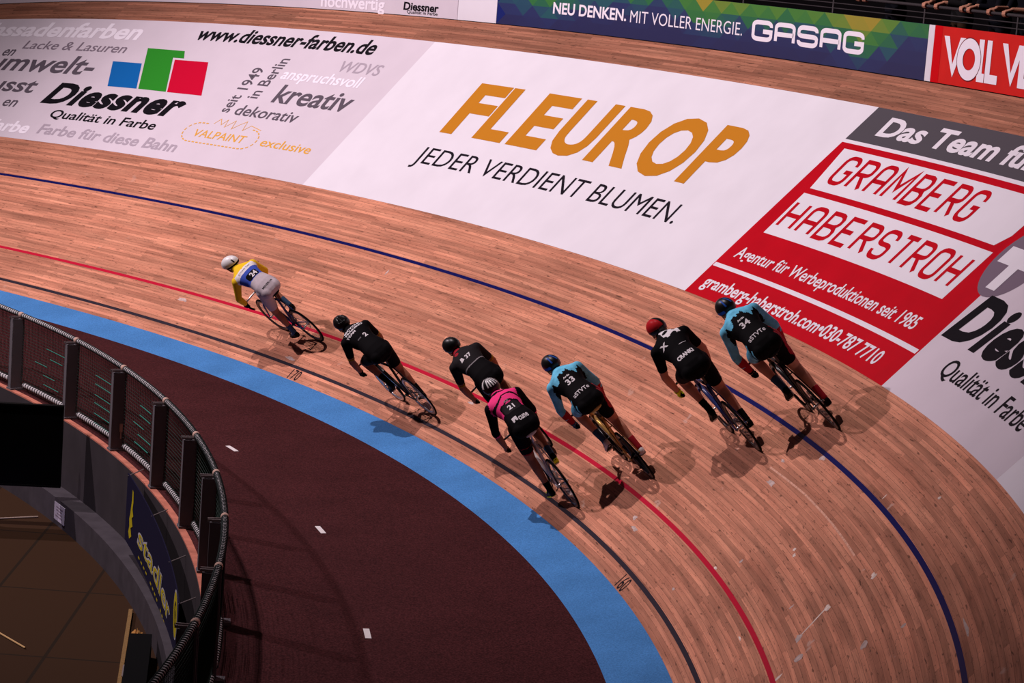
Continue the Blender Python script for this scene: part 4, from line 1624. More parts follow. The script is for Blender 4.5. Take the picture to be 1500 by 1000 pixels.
    for sg in (-1, 1):
        a = theta + (0 if sg == 1 else PI)
        e = np.array([math.cos(a), 0, math.sin(a)])
        p = BBP + e * CRK + [0, 0.062 * sg, 0]
        mb.tube([BBP + [0, 0.058 * sg, 0], BBP + e * CRK * 0.5 + [0, 0.064 * sg, 0], p], [0.014, 0.011, 0.010], 8, flat=0.8)
        pf[sg] = BBP + e * CRK + np.array([0, 0.115 * sg, 0])
    mb.build('crankset', M_ALU if accent is None else M_CARB, root)
    for sg in (-1, 1):
        p = pf[sg]
        mb = MB().cyl(p - [0, 0.05 * sg, 0], p + [0, 0.035 * sg, 0], 0.005, 8).box(p, (0.034, 0.028, 0.007))
        mb.build('pedal', M_ALU, root)
    # chain: two runs and their turns round chainring and cog
    cg = AX0 + [0, -0.045, 0]
    r1, r0 = 0.098, 0.032
    D = np.linalg.norm((rc - cg)[[0, 2]])
    base = math.atan2(rc[2] - cg[2], rc[0] - cg[0])
    al = math.acos((r1 - r0) / D)
    pts = []
    A0_, A1_ = base + al, base - al
    for a in np.linspace(A0_, A1_, 22):
        pts.append(rc + np.array([math.cos(a), 0, math.sin(a)]) * r1)
    for a in np.linspace(A1_ + 0, A0_ - 2 * PI, 12):
        pts.append(cg + np.array([math.cos(a), 0, math.sin(a)]) * r0)
    MB().tube(pts, 0.0042, 5, closed=True).build('chain', M_SPK, root)
    mb = MB().lathe([(0.030, -0.002), (0.030, 0.002), (0.010, 0.002), (0.010, -0.002)], cg, (0, 1, 0), 18, closed=True)
    mb.build('cog', M_SPK, root)
    rm = rim_m or M_CARB
    make_wheel(AX0, root, style, rm)
    make_wheel(AX1, root, 'spoked' if style == 'spoked' else style, rm)
    return root, pf


M_WHF = mat('white_frame_paint', (0.66, 0.60, 0.58), 0.35, spec=0.5)
M_BLUFR = mat('dark_blue_frame_paint', (0.018, 0.035, 0.16), 0.3, spec=0.5)
M_BLUFR2 = mat('blue_frame_paint', (0.03, 0.12, 0.42), 0.3, spec=0.5)
M_GOLDF = mat('gold_frame_paint', (0.52, 0.30, 0.09), 0.3, 0.4)
M_REDFR = mat('red_frame_paint', (0.35, 0.02, 0.03), 0.35)
M_GOLDS = mat('gold_saddle', (0.55, 0.42, 0.15), 0.4)
M_SADB = mat('black_saddle', (0.012, 0.012, 0.013), 0.5)


# ------------------------------------------------------------------ riders
SPINE = np.array([[0.10, 1.06], [0.20, 1.125], [0.34, 1.20], [0.48, 1.265], [0.60, 1.325], [0.70, 1.365], [0.78, 1.40]])
SPL = np.concatenate([[0], np.cumsum(np.linalg.norm(np.diff(SPINE, axis=0), axis=1))])
SPT = SPL[-1]


def spine_b(v):
    """0 at the seat .. 1 at the collar"""
    best = np.full(len(v), 1e9)
    b = np.zeros(len(v))
    q = v[:, [0, 2]]
    for i in range(len(SPINE) - 1):
        d = SPINE[i + 1] - SPINE[i]
        t = np.clip(((q - SPINE[i]) @ d) / (d @ d), 0, 1)
        ds = np.linalg.norm(q - (SPINE[i] + t[:, None] * d), axis=1)
        m = ds < best
        best[m] = ds[m]
        b[m] = (SPL[i] + t[m] * (SPL[i + 1] - SPL[i])) / SPT
    return b


def spine_pt(b):
    L = b * SPT
    p = np.array([np.interp(L, SPL, SPINE[:, 0]), 0, np.interp(L, SPL, SPINE[:, 1])])
    q = np.array([np.interp(min(L + 0.02, SPT), SPL, SPINE[:, 0]), 0, np.interp(min(L + 0.02, SPT), SPL, SPINE[:, 1])])
    o = np.array([np.interp(max(L - 0.02, 0), SPL, SPINE[:, 0]), 0, np.interp(max(L - 0.02, 0), SPL, SPINE[:, 1])])
    return p, nrm(q - o)


def rider(mw, label, pf, theta, cfg):
    B = Body()
    yaw = cfg.get('yaw', 0.3)
    hip = {1: np.array([0.255, 0.088, 1.098]), -1: np.array([0.255, -0.088, 1.098])}
    B.loft('trunk', [(0.075, 1.055, 0.07, 0.05), (0.11, 1.07, 0.125, 0.080), (0.17, 1.10, 0.157, 0.104), (0.26, 1.15, 0.164, 0.112), (0.35, 1.192, 0.146, 0.104),
                     (0.43, 1.228, 0.138, 0.104), (0.52, 1.265, 0.162, 0.118), (0.60, 1.305, 0.180, 0.118), (0.67, 1.335, 0.188, 0.098), (0.73, 1.365, 0.130, 0.078), (0.775, 1.385, 0.070, 0.060)])
    for sg in (-1, 1):
        B.blob('trunk', (0.165, 0.080 * sg, 1.092), np.array([(0.105, 0, 0.03), (0, 0.084, 0), (-0.03, 0, 0.088)]))
        B.blob('trunk', (0.625, 0.12 * sg, 1.325), np.array([(0.09, 0, 0.04), (0, 0.085, 0), (-0.03, 0, 0.075)]))
    # head
    hc = np.array(cfg.get('head', (0.935, 0.0, 1.437)))
    B.limb('neck', (0.735, 0, 1.365), hc + [-0.035, 0, -0.035], 0.066, 0.058)
    f, l, u, Q = head_prims(B, hc, yaw, cfg.get('pitch', 0.12))
    # legs
    foot = {}
    for sg in (-1, 1):
        p = pf[sg]
        a = theta + (0 if sg == 1 else PI)
        tip = math.radians(cfg.get('toe', 22)) + 0.22 * math.sin(a)     # toe pointing down more at the top of the stroke
        fd = np.array([math.cos(tip), 0.04 * sg, -math.sin(tip)])
        fu = nrm(np.array([math.sin(tip), 0, math.cos(tip)]))
        ball = p + fu * 0.022
        ank = ball - fd * 0.135 + fu * 0.072
        foot[sg] = (ball, fd, fu, ank)
        kn = ik(hip[sg], ank, 0.445, 0.435, (1, 0.10 * sg + 0.02, 0.2))
        B.limb('thigh', hip[sg], hip[sg] + (kn - hip[sg]) * 0.55, 0.100, 0.083)
        B.limb('thigh2', hip[sg] + (kn - hip[sg]) * 0.5, kn, 0.086, 0.058)
        cm = kn + (ank - kn) * 0.32
        back = nrm(np.cross(nrm(ank - kn), [0, 1, 0]))
        if back[0] > 0:
            back = -back
        B.limb('shin', kn, cm + back * 0.014, 0.055, 0.056)
        B.limb('shin', cm + back * 0.014, kn + (ank - kn) * 0.62, 0.056, 0.042)
        B.limb('ankle', kn + (ank - kn) * 0.60, ank, 0.042, 0.034)
        B.limb('foot', ank, ball - fd * 0.02 + fu * 0.02, 0.036, 0.032)
    # arms
    wr = {}
    for sg in (-1, 1):
        sh = np.array([0.645, 0.178 * sg, 1.325])
        gx = cfg.get('grip', (0.905, 0.715))
        grip = np.array([gx[0], 0.203 * sg, gx[1]])
        w_ = grip + np.array([-0.050, 0.018 * sg, 0.062])
        pole = (cfg.get('pole_x', -0.25), cfg.get('elbow', 0.75) * sg, -0.1)
        el = ik(sh, w_, 0.315, 0.285, pole)
        B.limb('upper_arm', sh, sh + (el - sh) * 0.5, 0.068, 0.052)
        B.limb('upper_arm2', sh + (el - sh) * 0.45, el, 0.053, 0.043)
        B.limb('forearm', el, el + (w_ - el) * 0.45, 0.044, 0.044)
        B.limb('forearm2', el + (w_ - el) * 0.45, w_, 0.043, 0.030)
        wr[sg] = (grip, w_, el)
    B.skin(cfg.get('voxel', 0.0095), 4)
    hands = {}
    for sg in (-1, 1):
        grip, w_, el = wr[sg]
        hm = hand_mesh(grip, (1, 0, -0.02), (0, 1.0 * sg, 0), (0, 0, 1), w_ + (grip - w_) * 0.12)
        hands[sg] = remesh(hm.mb.v, hm.mb.f, 0.0042, 2)
    sk = cfg.get('skin', M_SKIN)
    gl = cfg.get('gloves', {})
    V, F = B.v, list(B.f)
    for sg in (-1, 1):
        if gl.get(sg) is None:
            hv, hf, _ = hands[sg]
            F = F + [tuple(i + len(V) for i in q) for q in hf]
            V = np.concatenate([V, hv])
    body = mobj('person', V, F, sk, None, smooth=True)
    body.matrix_world = mw
    tag(body, label, 'person')
    face_parts(Q, f, l, u, body)
    for sg in (-1, 1):
        if gl.get(sg) is not None:
            hv, hf, hn = hands[sg]
            g = mobj('glove', hv + hn * 0.0015, hf, gl[sg], body, smooth=True)
            grip, w_, el = wr[sg]
            MB().tube([w_ + (el - w_) * 0.10, w_ + (el - w_) * 0.02], [0.036, 0.037], 14).build('cuff', gl[sg], g, True)
    # suit
    b = spine_b(B.v)
    trunk = B.is_('trunk')
    sl = cfg.get('sleeve', 'short')
    mask = trunk | B.is_('thigh')
    mask |= B.is_('thigh2') & (B.t < cfg.get('shorts', 0.55))
    mask |= B.is_('upper_arm')
    if sl == 'short':
        mask |= B.is_('upper_arm2') & (B.t < 0.55)
    elif sl == 'elbow':
        mask |= B.is_('upper_arm2') | (B.is_('forearm') & (B.t < 0.45))
    else:
        mask |= B.is_('upper_arm2', 'forearm') | (B.is_('forearm2') & (B.t < 0.86))
    mask |= B.is_('neck') & (B.t < 0.18)
    pal = cfg['palette']

    def fidx(bd, Fq):
        c = bd.v[Fq].mean(axis=1)
        lab = bd.lab[Fq[:, 0]]
        tt = bd.t[Fq].mean(axis=1)
        nm = np.array(bd.names)[lab]
        return cfg['pattern'](c, spine_b(c), nm, tt)

    suit = shell('skinsuit', B, mask, 0.0055, pal, body, fidx)
    bv = BVHTree.FromPolygons([tuple(q) for q in (B.v + B.n * 0.0055)], B.f)

    def on_back(v2, faces, bb, y0, m, name, lift=0.003, tilt=0.0, pitch=0.0):
        """flat lettering (x to the rider's right, y towards the head) laid onto the back"""
        p, t = spine_pt(bb)
        nn = nrm(np.array([-t[2], 0, t[0]]) + np.array([-pitch, 0, 0]))
        t2 = nrm(t - nn * (t @ nn))
        q, ff = split_u(np.asarray(v2, float), faces, 0.012)
        q, ff = split_u(q[:, ::-1], ff, 0.012)
        q = q[:, ::-1]
        out = []
        for x, y in q:
            x2, y2 = x * math.cos(tilt) - y * math.sin(tilt), x * math.sin(tilt) + y * math.cos(tilt)
            o = p + np.array([0, -1.0, 0]) * (x2 + y0) + t2 * y2 + nn * 0.4
            hit = bv.ray_cast(Vector(o), Vector(-nn), 0.8)
            out.append(np.array(hit[0]) + nn * lift if hit[0] is not None else p + np.array([0, -1.0, 0]) * (x2 + y0) + t2 * y2 + nn * 0.1)
        return mobj(name, out, ff, m, suit)

    def back_text(s_, bb, hgt, m, width=None, y0=0.0, bold=0.02, name='lettering', lift=0.003, tilt=0.0, pitch=0.0):
        v, ff = text_unit(s_, bold)
        r = text_flat(s_, bold)[0]
        asp = (r[:, 0].max() - r[:, 0].min()) / (r[:, 1].max() + bold)
        wd = width or asp * hgt
        return on_back(np.stack([(v[:, 0] - 0.5) * wd, (v[:, 1] - 0.5) * hgt], 1), ff, bb, y0, m, name, lift, tilt, pitch)

    for k in cfg.get('texts', []):
        back_text(**k)
    for pts, bb, y0, m, nm in cfg.get('patches', []):
        pts = np.array(pts, float)
        # fan-fill so that the patch follows the back
        on_back(pts, [tuple(range(len(pts)))], bb, y0, m, nm, 0.0018)
    # arm bands, socks, shoes, helmet
    if cfg.get('armband') is not None:
        shell('armband', B, (B.is_('upper_arm2') & (B.t > 0.58) & (B.t < 0.80)), 0.004, cfg['armband'], body)
    if cfg.get('leg_hem') is not None:
        shell('leg_band', B, (B.is_('thigh2') & (B.t > cfg.get('shorts', 0.55) - 0.12) & (B.t < cfg.get('shorts', 0.55) + 0.06)), 0.0075, cfg['leg_hem'], body)
    sc_ = cfg.get('socks', {1: M_BK, -1: M_BK})
    for sg in (-1, 1):
        side = B.v[:, 1] * sg > 0
        shell('sock', B, side & (B.is_('ankle') & (B.t > cfg.get('sock_top', 0.25)) | B.is_('foot')), 0.003, sc_[sg], body)
        shoe(body, foot[sg], cfg.get('shoe', M_SHOEB), cfg.get('shoe2', M_SHOEB), sg)
    helmet(body, Q, f, l, u, *cfg['helmet'])
    if cfg.get('hair') is not None:
        b2 = Body()
        for sg in (-1, 0, 1):
            b2.limb('x', Q(-0.07, 0.03 * sg, -0.03), Q(-0.085, 0.035 * sg, -0.085), 0.034, 0.020, n=10)
        hv, hf, _ = remesh(b2.mb.v, b2.mb.f, 0.006, 3)
        mobj('hair', hv, hf, cfg['hair'], body, smooth=True)
    return body


def shoe(parent, ft, m, m2, sg):
    ball, fd, fu, ank = ft
    sd = np.cross(fu, fd)
    O = ball - fu * 0.022
    S = [(-0.178, 0.012, 0.020, 0.055), (-0.170, 0.030, 0.006, 0.088), (-0.14, 0.036, 0.0, 0.098), (-0.10, 0.036, 0.004, 0.088), (-0.06, 0.035, 0.004, 0.070),
         (-0.01, 0.043, 0.0, 0.056), (0.04, 0.045, 0.0, 0.046), (0.075, 0.036, 0.004, 0.036), (0.098, 0.016, 0.010, 0.026)]
    vs, fs = [], []
    n = 14
    for x, w, z0, z1 in S:
        zc, hz = (z0 + z1) / 2, (z1 - z0) / 2
        for j in range(n):
            t = 2 * PI * j / n
            c, s_ = math.cos(t), math.sin(t)
            vs.append(O + fd * x + sd * w * np.sign(c) * abs(c) ** 0.8 + fu * (zc + hz * np.sign(s_) * abs(s_) ** 0.8))
    for i in range(len(S) - 1):
        for j in range(n):
            fs.append((i * n + j, i * n + (j + 1) % n, (i + 1) * n + (j + 1) % n, (i + 1) * n + j))
    fs += [tuple(range(n - 1, -1, -1)), tuple((len(S) - 1) * n + j for j in range(n))]
    so = mobj('shoe', vs, fs, m, parent, smooth=True)
    mb = MB()
    mb.tube([O + fd * 0.095 + fu * 0.006, O + fd * 0.03 + fu * 0.000, O - fd * 0.08 + fu * 0.002, O - fd * 0.175 + fu * 0.010], [0.016, 0.044, 0.036, 0.022], 12, flat=0.16)
    mb.build('sole', m2, so, True)
    mb = MB()
    for x in (-0.03, 0.01):
        mb.box(O + fd * x + fu * (0.063 - 0.1 * (x + 0.03)), (0.010, 0.034, 0.004), (fd, sd, fu))
    mb.build('strap', m2, so)
# ------------------------------------------------------------------ the seven riders
def place(u, s, lean, yaw=1.2):
    c, n, b = frame(u)
    t = np.array([-n[1], n[0], 0.0])
    NN = np.array([-n[0] * math.sin(b), -n[1] * math.sin(b), math.cos(b)])
    Lf = np.cross(NN, t)
    a, y = math.radians(lean), math.radians(yaw)
    up = NN * math.cos(a) - Lf * math.sin(a)
    lf = Lf * math.cos(a) + NN * math.sin(a)
    f = t * math.cos(y) + lf * math.sin(y)
    l = np.cross(up, f)
    o = P(u, s, 0.0)
    return Matrix(((f[0], l[0], up[0], o[0]), (f[1], l[1], up[1], o[1]), (f[2], l[2], up[2], o[2]), (0, 0, 0, 1)))


D_ = math.radians
ZERO = lambda c: np.zeros(len(c), dtype=int)


def trk(nm):
    return nm == 'trunk'


def armm(nm):
    return np.isin(nm, ['upper_arm', 'upper_arm2', 'forearm', 'forearm2'])


def pat24(c, b, nm, t):
    m = ZERO(c)
    k = trk(nm)
    m[k & (b > 0.43)] = 3
    m[k & (b > 0.69)] = 2
    m[k & (b > 0.80)] = 1
    m[k & (np.abs(c[:, 1]) > 0.155) & (b < 0.70) & (c[:, 2] < 1.24)] = 0
    m[armm(nm)] = 1
    m[(nm == 'neck')] = 1
    return m


def pat2(c, b, nm, t):
    return ZERO(c)


def pat37(c, b, nm, t):
    m = ZERO(c)
    k = trk(nm)
    e = b - 0.9 * c[:, 1] ** 2 * 4 * 0.6
    m[(k & (b > 0.48)) | armm(nm)] = 1
    m[k & (np.abs(e - 0.47) < 0.011) & (c[:, 2] > 1.16)] = 2
    m[k & (b > 0.94) & (c[:, 1] > -0.02)] = 3
    return m


def pat21(c, b, nm, t):
    m = ZERO(c)
    k = trk(nm)
    up = k & (b > 0.54 + 0.05 * np.abs(np.sin(c[:, 1] * 22)))
    m[up] = 1
    st = np.sin(b * 34 + np.abs(c[:, 1]) * 26 + 1.4 * np.sin(c[:, 1] * 21 + b * 9))
    m[up & (st > 0.72)] = 0
    m[up & (np.abs(c[:, 1]) > 0.16) & (np.sin(c[:, 1] * 60 + b * 18) > 0.3)] = 0
    m[k & (b > 0.42) & (b <= 0.6) & (np.abs(c[:, 1]) > 0.115) & (np.abs(c[:, 1]) < 0.145)] = 1
    m[(nm == 'forearm') & (t > 0.26)] = 1
    m[(nm == 'thigh2') & (t > 0.50)] = 2
    return m


def pat33(c, b, nm, t):
    m = ZERO(c)
    k = trk(nm)
    y = c[:, 1]
    zz = 0.60 + 0.13 * np.abs(((y * 8.5 + 0.5) % 1) * 2 - 1) + 0.05 * np.abs(((y * 23 + 0.3) % 1) * 2 - 1) + 0.12 * np.exp(-(y / 0.05) ** 2)
    up = k & (b > zz)
    m[up] = 1
    m[(nm == 'upper_arm') | (nm == 'upper_arm2')] = 1
    m[(nm == 'upper_arm') & (np.abs(y) < 0.20) & (c[:, 2] < 1.27)] = 0
    fa = nm == 'forearm'
    m[fa] = 1
    m[fa & (t > 0.45 + 0.25 * np.sin(c[:, 2] * 60 + y * 40))] = 2
    m[nm == 'forearm2'] = 2
    m[(nm == 'neck')] = 1
    th = (nm == 'thigh') | (nm == 'thigh2') | (k & (b < 0.3))
    m[th & (y > 0.155 + 0.012 * np.sin(c[:, 0] * 70))] = 1
    m[th & (y < -0.150 - 0.012 * np.sin(c[:, 0] * 70))] = 2
    return m


def pat10(c, b, nm, t):
    m = ZERO(c)
    k = trk(nm)
    y = c[:, 1]
    m[k & (b > 0.74) & (y < 0.03) & (y > -0.15) & (np.sin(b * 40) + np.sin(y * 55 + b * 20) > -0.55) & (c[:, 2] > np.interp(b * SPT, SPL, SPINE[:, 1]))] = 1
    m[(nm == 'thigh2') & (y < -0.08) & (t > 0.15) & (np.sin(c[:, 0] * 60 + c[:, 2] * 40) > 0.35) & (y < -0.13)] = 2
    return m


NUMBER = dict(m=M_WH, bold=0.03, name='race_number')


def panel(w, h, r=0.02):
    return [(-w + r, -h), (w - r, -h), (w, -h + r), (w, h - r), (w - r, h), (-w + r, h), (-w, h - r), (-w, -h + r)]


RID = []
RID.append(dict(u=13.34, s=0.75, lean=0.5, th=D_(-80), bike='blue track bicycle under the leading rider in yellow and blue', who='leading rider in yellow, white and blue jersey with white helmet, number 24',
    fr=M_BLUFR, fk=M_BLUFR, sd=M_SADB, bar=M_ALU, rim=M_CARB, acc=None,
    c=dict(palette=[M_LAV, M_YELF, M_WH, M_BLUF], pattern=pat24, sleeve='long', yaw=0.55, skin=M_SKIN2, helmet=('aero', M_HWHT, M_VENT), gloves={1: M_BK, -1: M_BK}, elbow=0.8, grip=(0.962, 0.765),
           socks={1: M_DENIM, -1: M_DENIM}, sock_top=0.1, shorts=0.62,
           texts=[dict(s_='24', bb=0.52, hgt=0.085, y0=0.025, **NUMBER), dict(s_='MINERVA', bb=0.17, hgt=0.030, width=0.20, m=M_CHAR, name='lettering', pitch=0.5, y0=0.0),
                  dict(s_='CYCLING TEAM', bb=0.745, hgt=0.028, width=0.24, m=M_CHAR, bold=0.0)],
           patches=[(panel(0.10, 0.058), 0.52, 0.0, M_BK, 'number_panel')])))
RID.append(dict(u=9.40, s=0.38, lean=3.5, th=D_(70), bike='black and silver track bicycle under the second rider in black', who='second rider in line, black kit with white shoulder lettering, number 2',
    fr=M_CARB, fk=M_ALU, sd=M_SADB, bar=M_CARB, rim=M_ALU, acc=M_ALU,
    c=dict(palette=[M_BK], pattern=pat2, sleeve='short', yaw=0.25, skin=M_SKIN2, helmet=('vent', M_HBLK, M_VENT), gloves={1: M_BK, -1: M_BK}, armband=M_OLIVE, sock_top=0.0, elbow=0.7,
           texts=[dict(s_='2', bb=0.52, hgt=0.075, y0=0.045, **NUMBER), dict(s_='BICYCLE', bb=0.86, hgt=0.040, width=0.26, m=M_WH, bold=0.03),
                  dict(s_='TRAINING', bb=0.79, hgt=0.036, width=0.30, m=M_WH, bold=0.03), dict(s_='TEAM', bb=0.725, hgt=0.036, width=0.16, y0=-0.08, m=M_WH, bold=0.03),
                  dict(s_='www', bb=0.53, hgt=0.020, width=0.06, y0=-0.05, m=M_GRYF, bold=0.0)])))
RID.append(dict(u=6.31, s=0.76, lean=2.0, th=D_(-60), bike='black track bicycle mostly hidden behind the rider in pink', who='third rider, charcoal jersey with grey back line, smooth black helmet, number 37',
    fr=M_CARB, fk=M_CARB, sd=M_SADB, bar=M_CARB, rim=M_CARB, acc=None,
    c=dict(palette=[M_BK, M_CHAR, M_GRYF, M_REDF], pattern=pat37, sleeve='short', yaw=0.35, skin=M_SKIN2, helmet=('smooth', M_HBLK, M_HBLK), gloves={}, armband=M_OLIVE, elbow=0.6,
           texts=[dict(s_='37', bb=0.66, hgt=0.062, y0=0.02, **NUMBER)],
           patches=[([(-0.025, -0.03), (0.03, -0.02), (0.02, 0.03), (-0.01, 0.035)], 0.67, -0.075, M_WH, 'badge'), (panel(0.03, 0.03, 0.018), 0.87, -0.06, M_REDF, 'badge')])))
RID.append(dict(u=4.47, s=0.34, lean=11.0, th=D_(-75), bike='white track bicycle under the rider in pink', who='rider in pink and black jersey with striped black helmet, number 21',
    fr=M_WHF, fk=M_WHF, sd=M_WHF, bar=M_CARB, rim=M_CARB, acc=None,
    c=dict(palette=[M_BK, M_PINK, M_REDF], pattern=pat21, sleeve='elbow', yaw=0.2, skin=M_SKIN2, helmet=('lines', M_HBLK, M_HWHT), gloves={}, elbow=0.65, shorts=0.62, leg_hem=None, shoe2=M_NEON,
           socks={1: M_BK, -1: M_DENIM}, sock_top=0.35,
           texts=[dict(s_='21', bb=0.46, hgt=0.075, y0=0.0, **NUMBER), dict(s_='cune', bb=0.20, hgt=0.060, width=0.12, m=M_WH, y0=0.035, pitch=0.4),
                  dict(s_='A', bb=0.20, hgt=0.04, m=M_BK, y0=-0.065, pitch=0.4, lift=0.005, bold=0.03), dict(s_='RB', bb=0.61, hgt=0.035, m=M_GRYF, y0=0.0)],
           patches=[(panel(0.032, 0.034, 0.004), 0.20, -0.065, M_WH, 'badge'), (panel(0.105, 0.075, 0.03), 0.46, 0.0, M_CHAR, 'number_panel')])))
RID.append(dict(u=3.57, s=1.13, lean=3.5, th=D_(35), bike='gold track bicycle with five-spoke wheels under rider number 33', who='rider in sky blue and black suit with white shoes, number 33',
    fr=M_GOLDF, fk=M_CARB, sd=M_GOLDS, bar=M_CARB, rim=M_CARB, acc=M_WHF, style='five',
    c=dict(palette=[M_BK, M_SKY, M_REDF], pattern=pat33, sleeve='long', yaw=0.3, helmet=('stripe', M_HBLK, M_HBLU), gloves={1: M_DENIM, -1: M_DENIM}, elbow=1.3, shoe=M_SHOEW,
           socks={1: M_DENIM, -1: M_REDF}, sock_top=0.0,
           texts=[dict(s_='33', bb=0.53, hgt=0.085, **NUMBER), dict(s_='aSTVTe', bb=0.27, hgt=0.056, width=0.21, m=M_WH, bold=0.012, pitch=0.35),
                  dict(s_='Arda', bb=0.645, hgt=0.030, m=M_WH, bold=0.03)])))
RID.append(dict(u=2.06, s=2.07, lean=5.0, th=D_(40), bike='dark blue track bicycle under the rider with the red helmet', who='rider in black with white back lettering, red helmet and one yellow glove',
    fr=M_BLUFR, fk=M_BLUFR, sd=M_SADB, bar=M_CARB, rim=M_CARB, acc=None,
    c=dict(palette=[M_BK, M_WH, M_GRYF], pattern=pat10, sleeve='short', yaw=0.35, helmet=('half', M_HRED, M_HBLK), gloves={1: M_NEON, -1: M_BK}, elbow=0.75, hair=mat('brown_hair', (0.16, 0.08, 0.03), 0.8),
           texts=[dict(s_='CRANK!', bb=0.30, hgt=0.065, width=0.20, m=M_WH, bold=0.05, pitch=0.3), dict(s_='X', bb=0.66, hgt=0.075, m=M_WH, y0=-0.10, bold=0.05)],
           patches=[([(-0.01, -0.004), (0.07, 0.004), (0.072, 0.010), (-0.012, 0.003)], 0.50, 0.04, M_WH, 'stripe')])))
RID.append(dict(u=1.02, s=2.74, lean=1.5, th=D_(45), bike='black track bicycle with blue and red frame under rider number 34', who='highest rider on the bank, sky blue and black suit, dark shoes, number 34',
    fr=M_CARB, fk=M_CARB, sd=M_SADB, bar=M_CARB, rim=M_CARB, acc=M_BLUFR2,
    c=dict(palette=[M_BK, M_SKY, M_REDF], pattern=pat33, sleeve='long', yaw=0.3, helmet=('stripe', M_HBLK, M_HBLU), gloves={1: M_BK, -1: M_BK}, elbow=1.5, head=(0.955, 0.0, 1.42),
           socks={1: M_DENIM, -1: M_REDF}, sock_top=0.0,
           texts=[dict(s_='34', bb=0.53, hgt=0.085, **NUMBER), dict(s_='aSTVTe', bb=0.27, hgt=0.056, width=0.21, m=M_WH, bold=0.012, pitch=0.35),
                  dict(s_='Arda', bb=0.645, hgt=0.030, m=M_WH, bold=0.03)])))
for r in RID:
    mw = place(r['u'], r['s'], r['lean'])
    bk, pf = bicycle(mw, r['bike'], r['fr'], r['fk'], r['sd'], r['th'], r.get('style', 'spoked'), r['rim'], r['bar'], r['acc'])
    bk['group'] = 'track bicycles in the race'
    rd = rider(mw, r['who'], pf, r['th'], r['c'])
    rd['group'] = 'riders in the race'
# ------------------------------------------------------------------ rail and spectators above the wall
M_GRAIL = mat('rail_steel', (0.05, 0.043, 0.046), 0.5, 0.3)
gr = empty('guard_rail', Matrix.Translation(Vector(W(6.0, 0.0, -0.16))))
tag(gr, 'dark steel guard rail with thin bars above the wall boards', 'guard rail')
o0 = W(6.0, 0.0, -0.16)
ur = np.arange(-2.0, 18.01, 0.25)
for z, rr in ((0.915, 0.021), (0.83, 0.008), (0.762, 0.008)):
    MB().tube(W(ur, z, -0.16) - o0, rr, 8).build('handrail' if rr > 0.01 else 'rail_bar', M_GRAIL, gr, True)
for uu in np.arange(-1.1, 18, 1.9):
    MB().cyl(W(uu, -0.15, -0.16) - o0, W(uu, 0.915, -0.16) - o0, 0.015, 8).build('rail_post', M_GRAIL, gr, True)
uc = np.arange(-4.0, 20.01, 0.5)
cv = np.concatenate([W(uc, -0.15, -0.115), W(uc, -0.15, -3.2), W(uc, -0.30, -3.2), W(uc, -0.30, -0.115)])
n_ = len(uc)
cf = []
for k in range(4):
    for i in range(n_ - 1):
        cf.append((k * n_ + i, k * n_ + i + 1, ((k + 1) % 4) * n_ + i + 1, ((k + 1) % 4) * n_ + i))
tag(mobj('floor_concourse', cv, cf, mat('concourse_floor', (0.006, 0.005, 0.005), 0.9)), kind='structure')
bv_ = np.concatenate([W(uc, -0.15, -3.2), W(uc, 2.6, -3.2), W(uc, 2.6, -3.3), W(uc, -0.15, -3.3)])
tag(mobj('wall_back', bv_, cf, mat('back_wall', (0.003, 0.0025, 0.003), 0.95)), kind='structure')

M_HAIR1 = mat('dark_hair', (0.025, 0.016, 0.010), 0.7)
M_HAIR2 = mat('fair_hair', (0.25, 0.14, 0.06), 0.7)


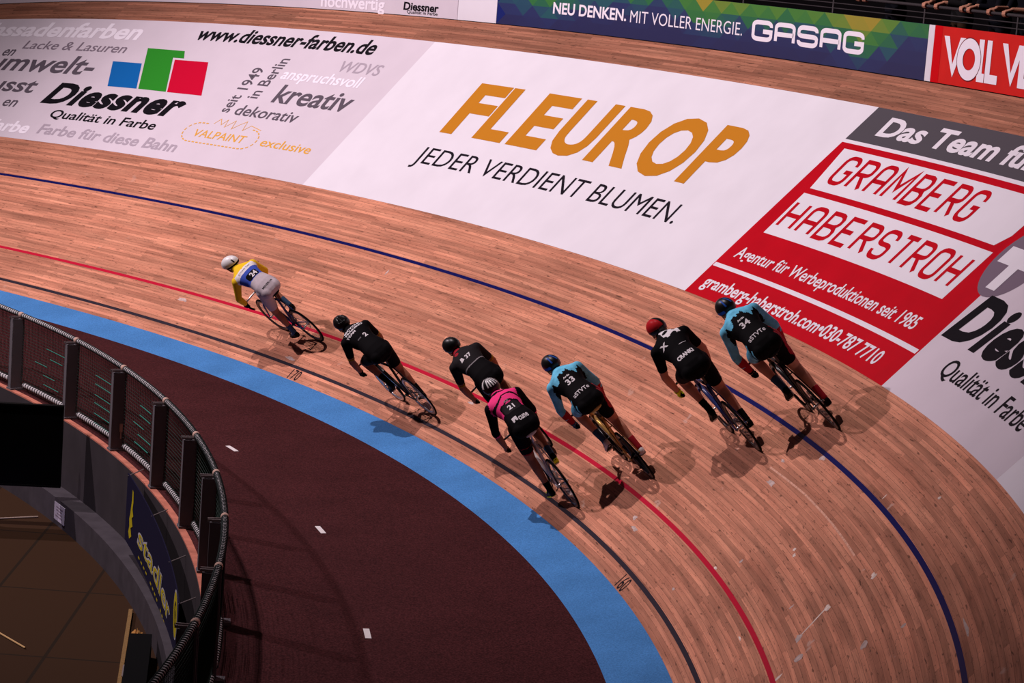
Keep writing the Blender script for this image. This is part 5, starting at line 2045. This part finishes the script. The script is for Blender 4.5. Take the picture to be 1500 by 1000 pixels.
def spectator(u, dist, top_m, leg_m, hair_m, ys, label, sleeve=0.9, head_yaw=0.0):
    c, n, b = frame(u)
    f = np.array([-n[0], -n[1], 0.0])
    l = np.cross([0, 0, 1.0], f)
    o = W(u, -0.15, -0.16 - dist)
    mw = Matrix(((f[0], l[0], 0, o[0]), (f[1], l[1], 0, o[1]), (0, 0, 1, o[2]), (0, 0, 0, 1)))
    B = Body()
    rail = 1.065
    B.loft('trunk', [(-0.02, 0.86, 0.15, 0.09), (-0.02, 0.95, 0.17, 0.115), (0.0, 1.05, 0.155, 0.10), (0.03, 1.18, 0.165, 0.105), (0.065, 1.32, 0.19, 0.105), (0.08, 1.40, 0.175, 0.085), (0.085, 1.455, 0.08, 0.06)])
    B.limb('neck', (0.085, 0, 1.44), (0.12, 0, 1.55), 0.058, 0.052)
    fh, lh, uh, Q = head_prims(B, (0.135, 0, 1.635), head_yaw, 0.25)
    for sg in (-1, 1):
        hp = np.array([-0.02, 0.085 * sg, 0.90])
        kn = np.array([0.03, 0.095 * sg, 0.48])
        an = np.array([-0.03, 0.10 * sg, 0.085])
        B.limb('thigh', hp, kn, 0.090, 0.062)
        B.limb('shin', kn, kn + (an - kn) * 0.35, 0.060, 0.056)
        B.limb('shin', kn + (an - kn) * 0.35, an, 0.056, 0.040)
        B.limb('foot', an, an + np.array([0.10, 0.01 * sg, -0.045]), 0.038, 0.034)
    hd = []
    for sg, y in zip((1, -1), ys):
        sh = np.array([0.07, 0.185 * sg, 1.385])
        g = np.array([dist, y, rail])
        w_ = g + np.array([-0.075, 0.0, 0.060])
        el = ik(sh, w_, 0.30, 0.265, (-0.4, 0.5 * sg, -0.6))
        B.limb('upper_arm', sh, el, 0.062, 0.045)
        B.limb('forearm', el, w_, 0.045, 0.029)
        hm = hand_mesh(g, (0, 1.0 * -sg, 0), (1, 0, 0), (0, 0, 1), w_ + (g - w_) * 0.1, thick=0.021)
        hd.append(remesh(hm.mb.v, hm.mb.f, 0.0045, 2))
    B.skin(0.011, 4)
    V, F = B.v, list(B.f)
    for hv, hf, _ in hd:
        F = F + [tuple(i + len(V) for i in q) for q in hf]
        V = np.concatenate([V, hv])
    p = mobj('person', V, F, M_SKIN, None, smooth=True)
    p.matrix_world = mw
    tag(p, label, 'person', 'spectators at the rail')
    face_parts(Q, fh, lh, uh, p)
    shell('jacket', B, (B.is_('trunk') & (B.v[:, 2] > 0.90)) | B.is_('upper_arm') | (B.is_('forearm') & (B.t < sleeve)), 0.008, top_m, p)
    shell('trousers', B, (B.is_('trunk') & (B.v[:, 2] < 0.98)) | B.is_('thigh') | B.is_('shin'), 0.006, leg_m, p)
    b2 = Body()
    b2.blob('x', Q(-0.020, 0, 0.038), np.array([fh * 0.102, lh * 0.084, uh * 0.094]))
    b2.blob('x', Q(-0.06, 0, -0.01), np.array([fh * 0.062, lh * 0.078, uh * 0.075]))
    hv, hf, hn = remesh(b2.mb.v, b2.mb.f, 0.009, 3)
    mobj('hair', hv, hf, hair_m, p, smooth=True)
    for sg in (-1, 1):
        ball = np.array([0.095, 0.108 * sg, 0.024])
        shoe(p, (ball, np.array([1.0, 0.05 * sg, 0]), np.array([0, 0, 1.0]), None), M_SHOEB, M_SHOEB, sg)


M_NAVYJ = mat('navy_jacket', (0.006, 0.0062, 0.0095), 0.8)
M_KHAKI = mat('khaki_trousers', (0.035, 0.019, 0.011), 0.8)
M_JEAN = mat('dark_jeans', (0.006, 0.006, 0.009), 0.8)
M_GREYJ = mat('grey_jumper', (0.013, 0.012, 0.013), 0.8)
spectator(7.75, 0.46, M_NAVYJ, M_JEAN, M_HAIR1, (0.02, -0.14), 'leftmost spectator, above the patterned green board, hands on the guard rail', 0.92)
spectator(6.36, 0.42, M_GREYJ, M_KHAKI, M_HAIR2, (0.14, -0.16), 'spectator in khaki trousers behind the rail above the white strip board', 0.85)
spectator(5.66, 0.46, M_NAVYJ, M_JEAN, M_HAIR1, (0.10, -0.08), 'spectator with both hands close together on the rail above the V', 0.92)
spectator(5.02, 0.44, M_NAVYJ, M_JEAN, M_HAIR1, (0.20, -0.18), 'bare-forearmed spectator leaning on the rail above the LL letters', 0.25)
spectator(4.12, 0.50, M_GREYJ, M_KHAKI, M_HAIR2, (0.12, -0.14), 'spectator in brown at the rail, cut by the right photo edge', 0.9)
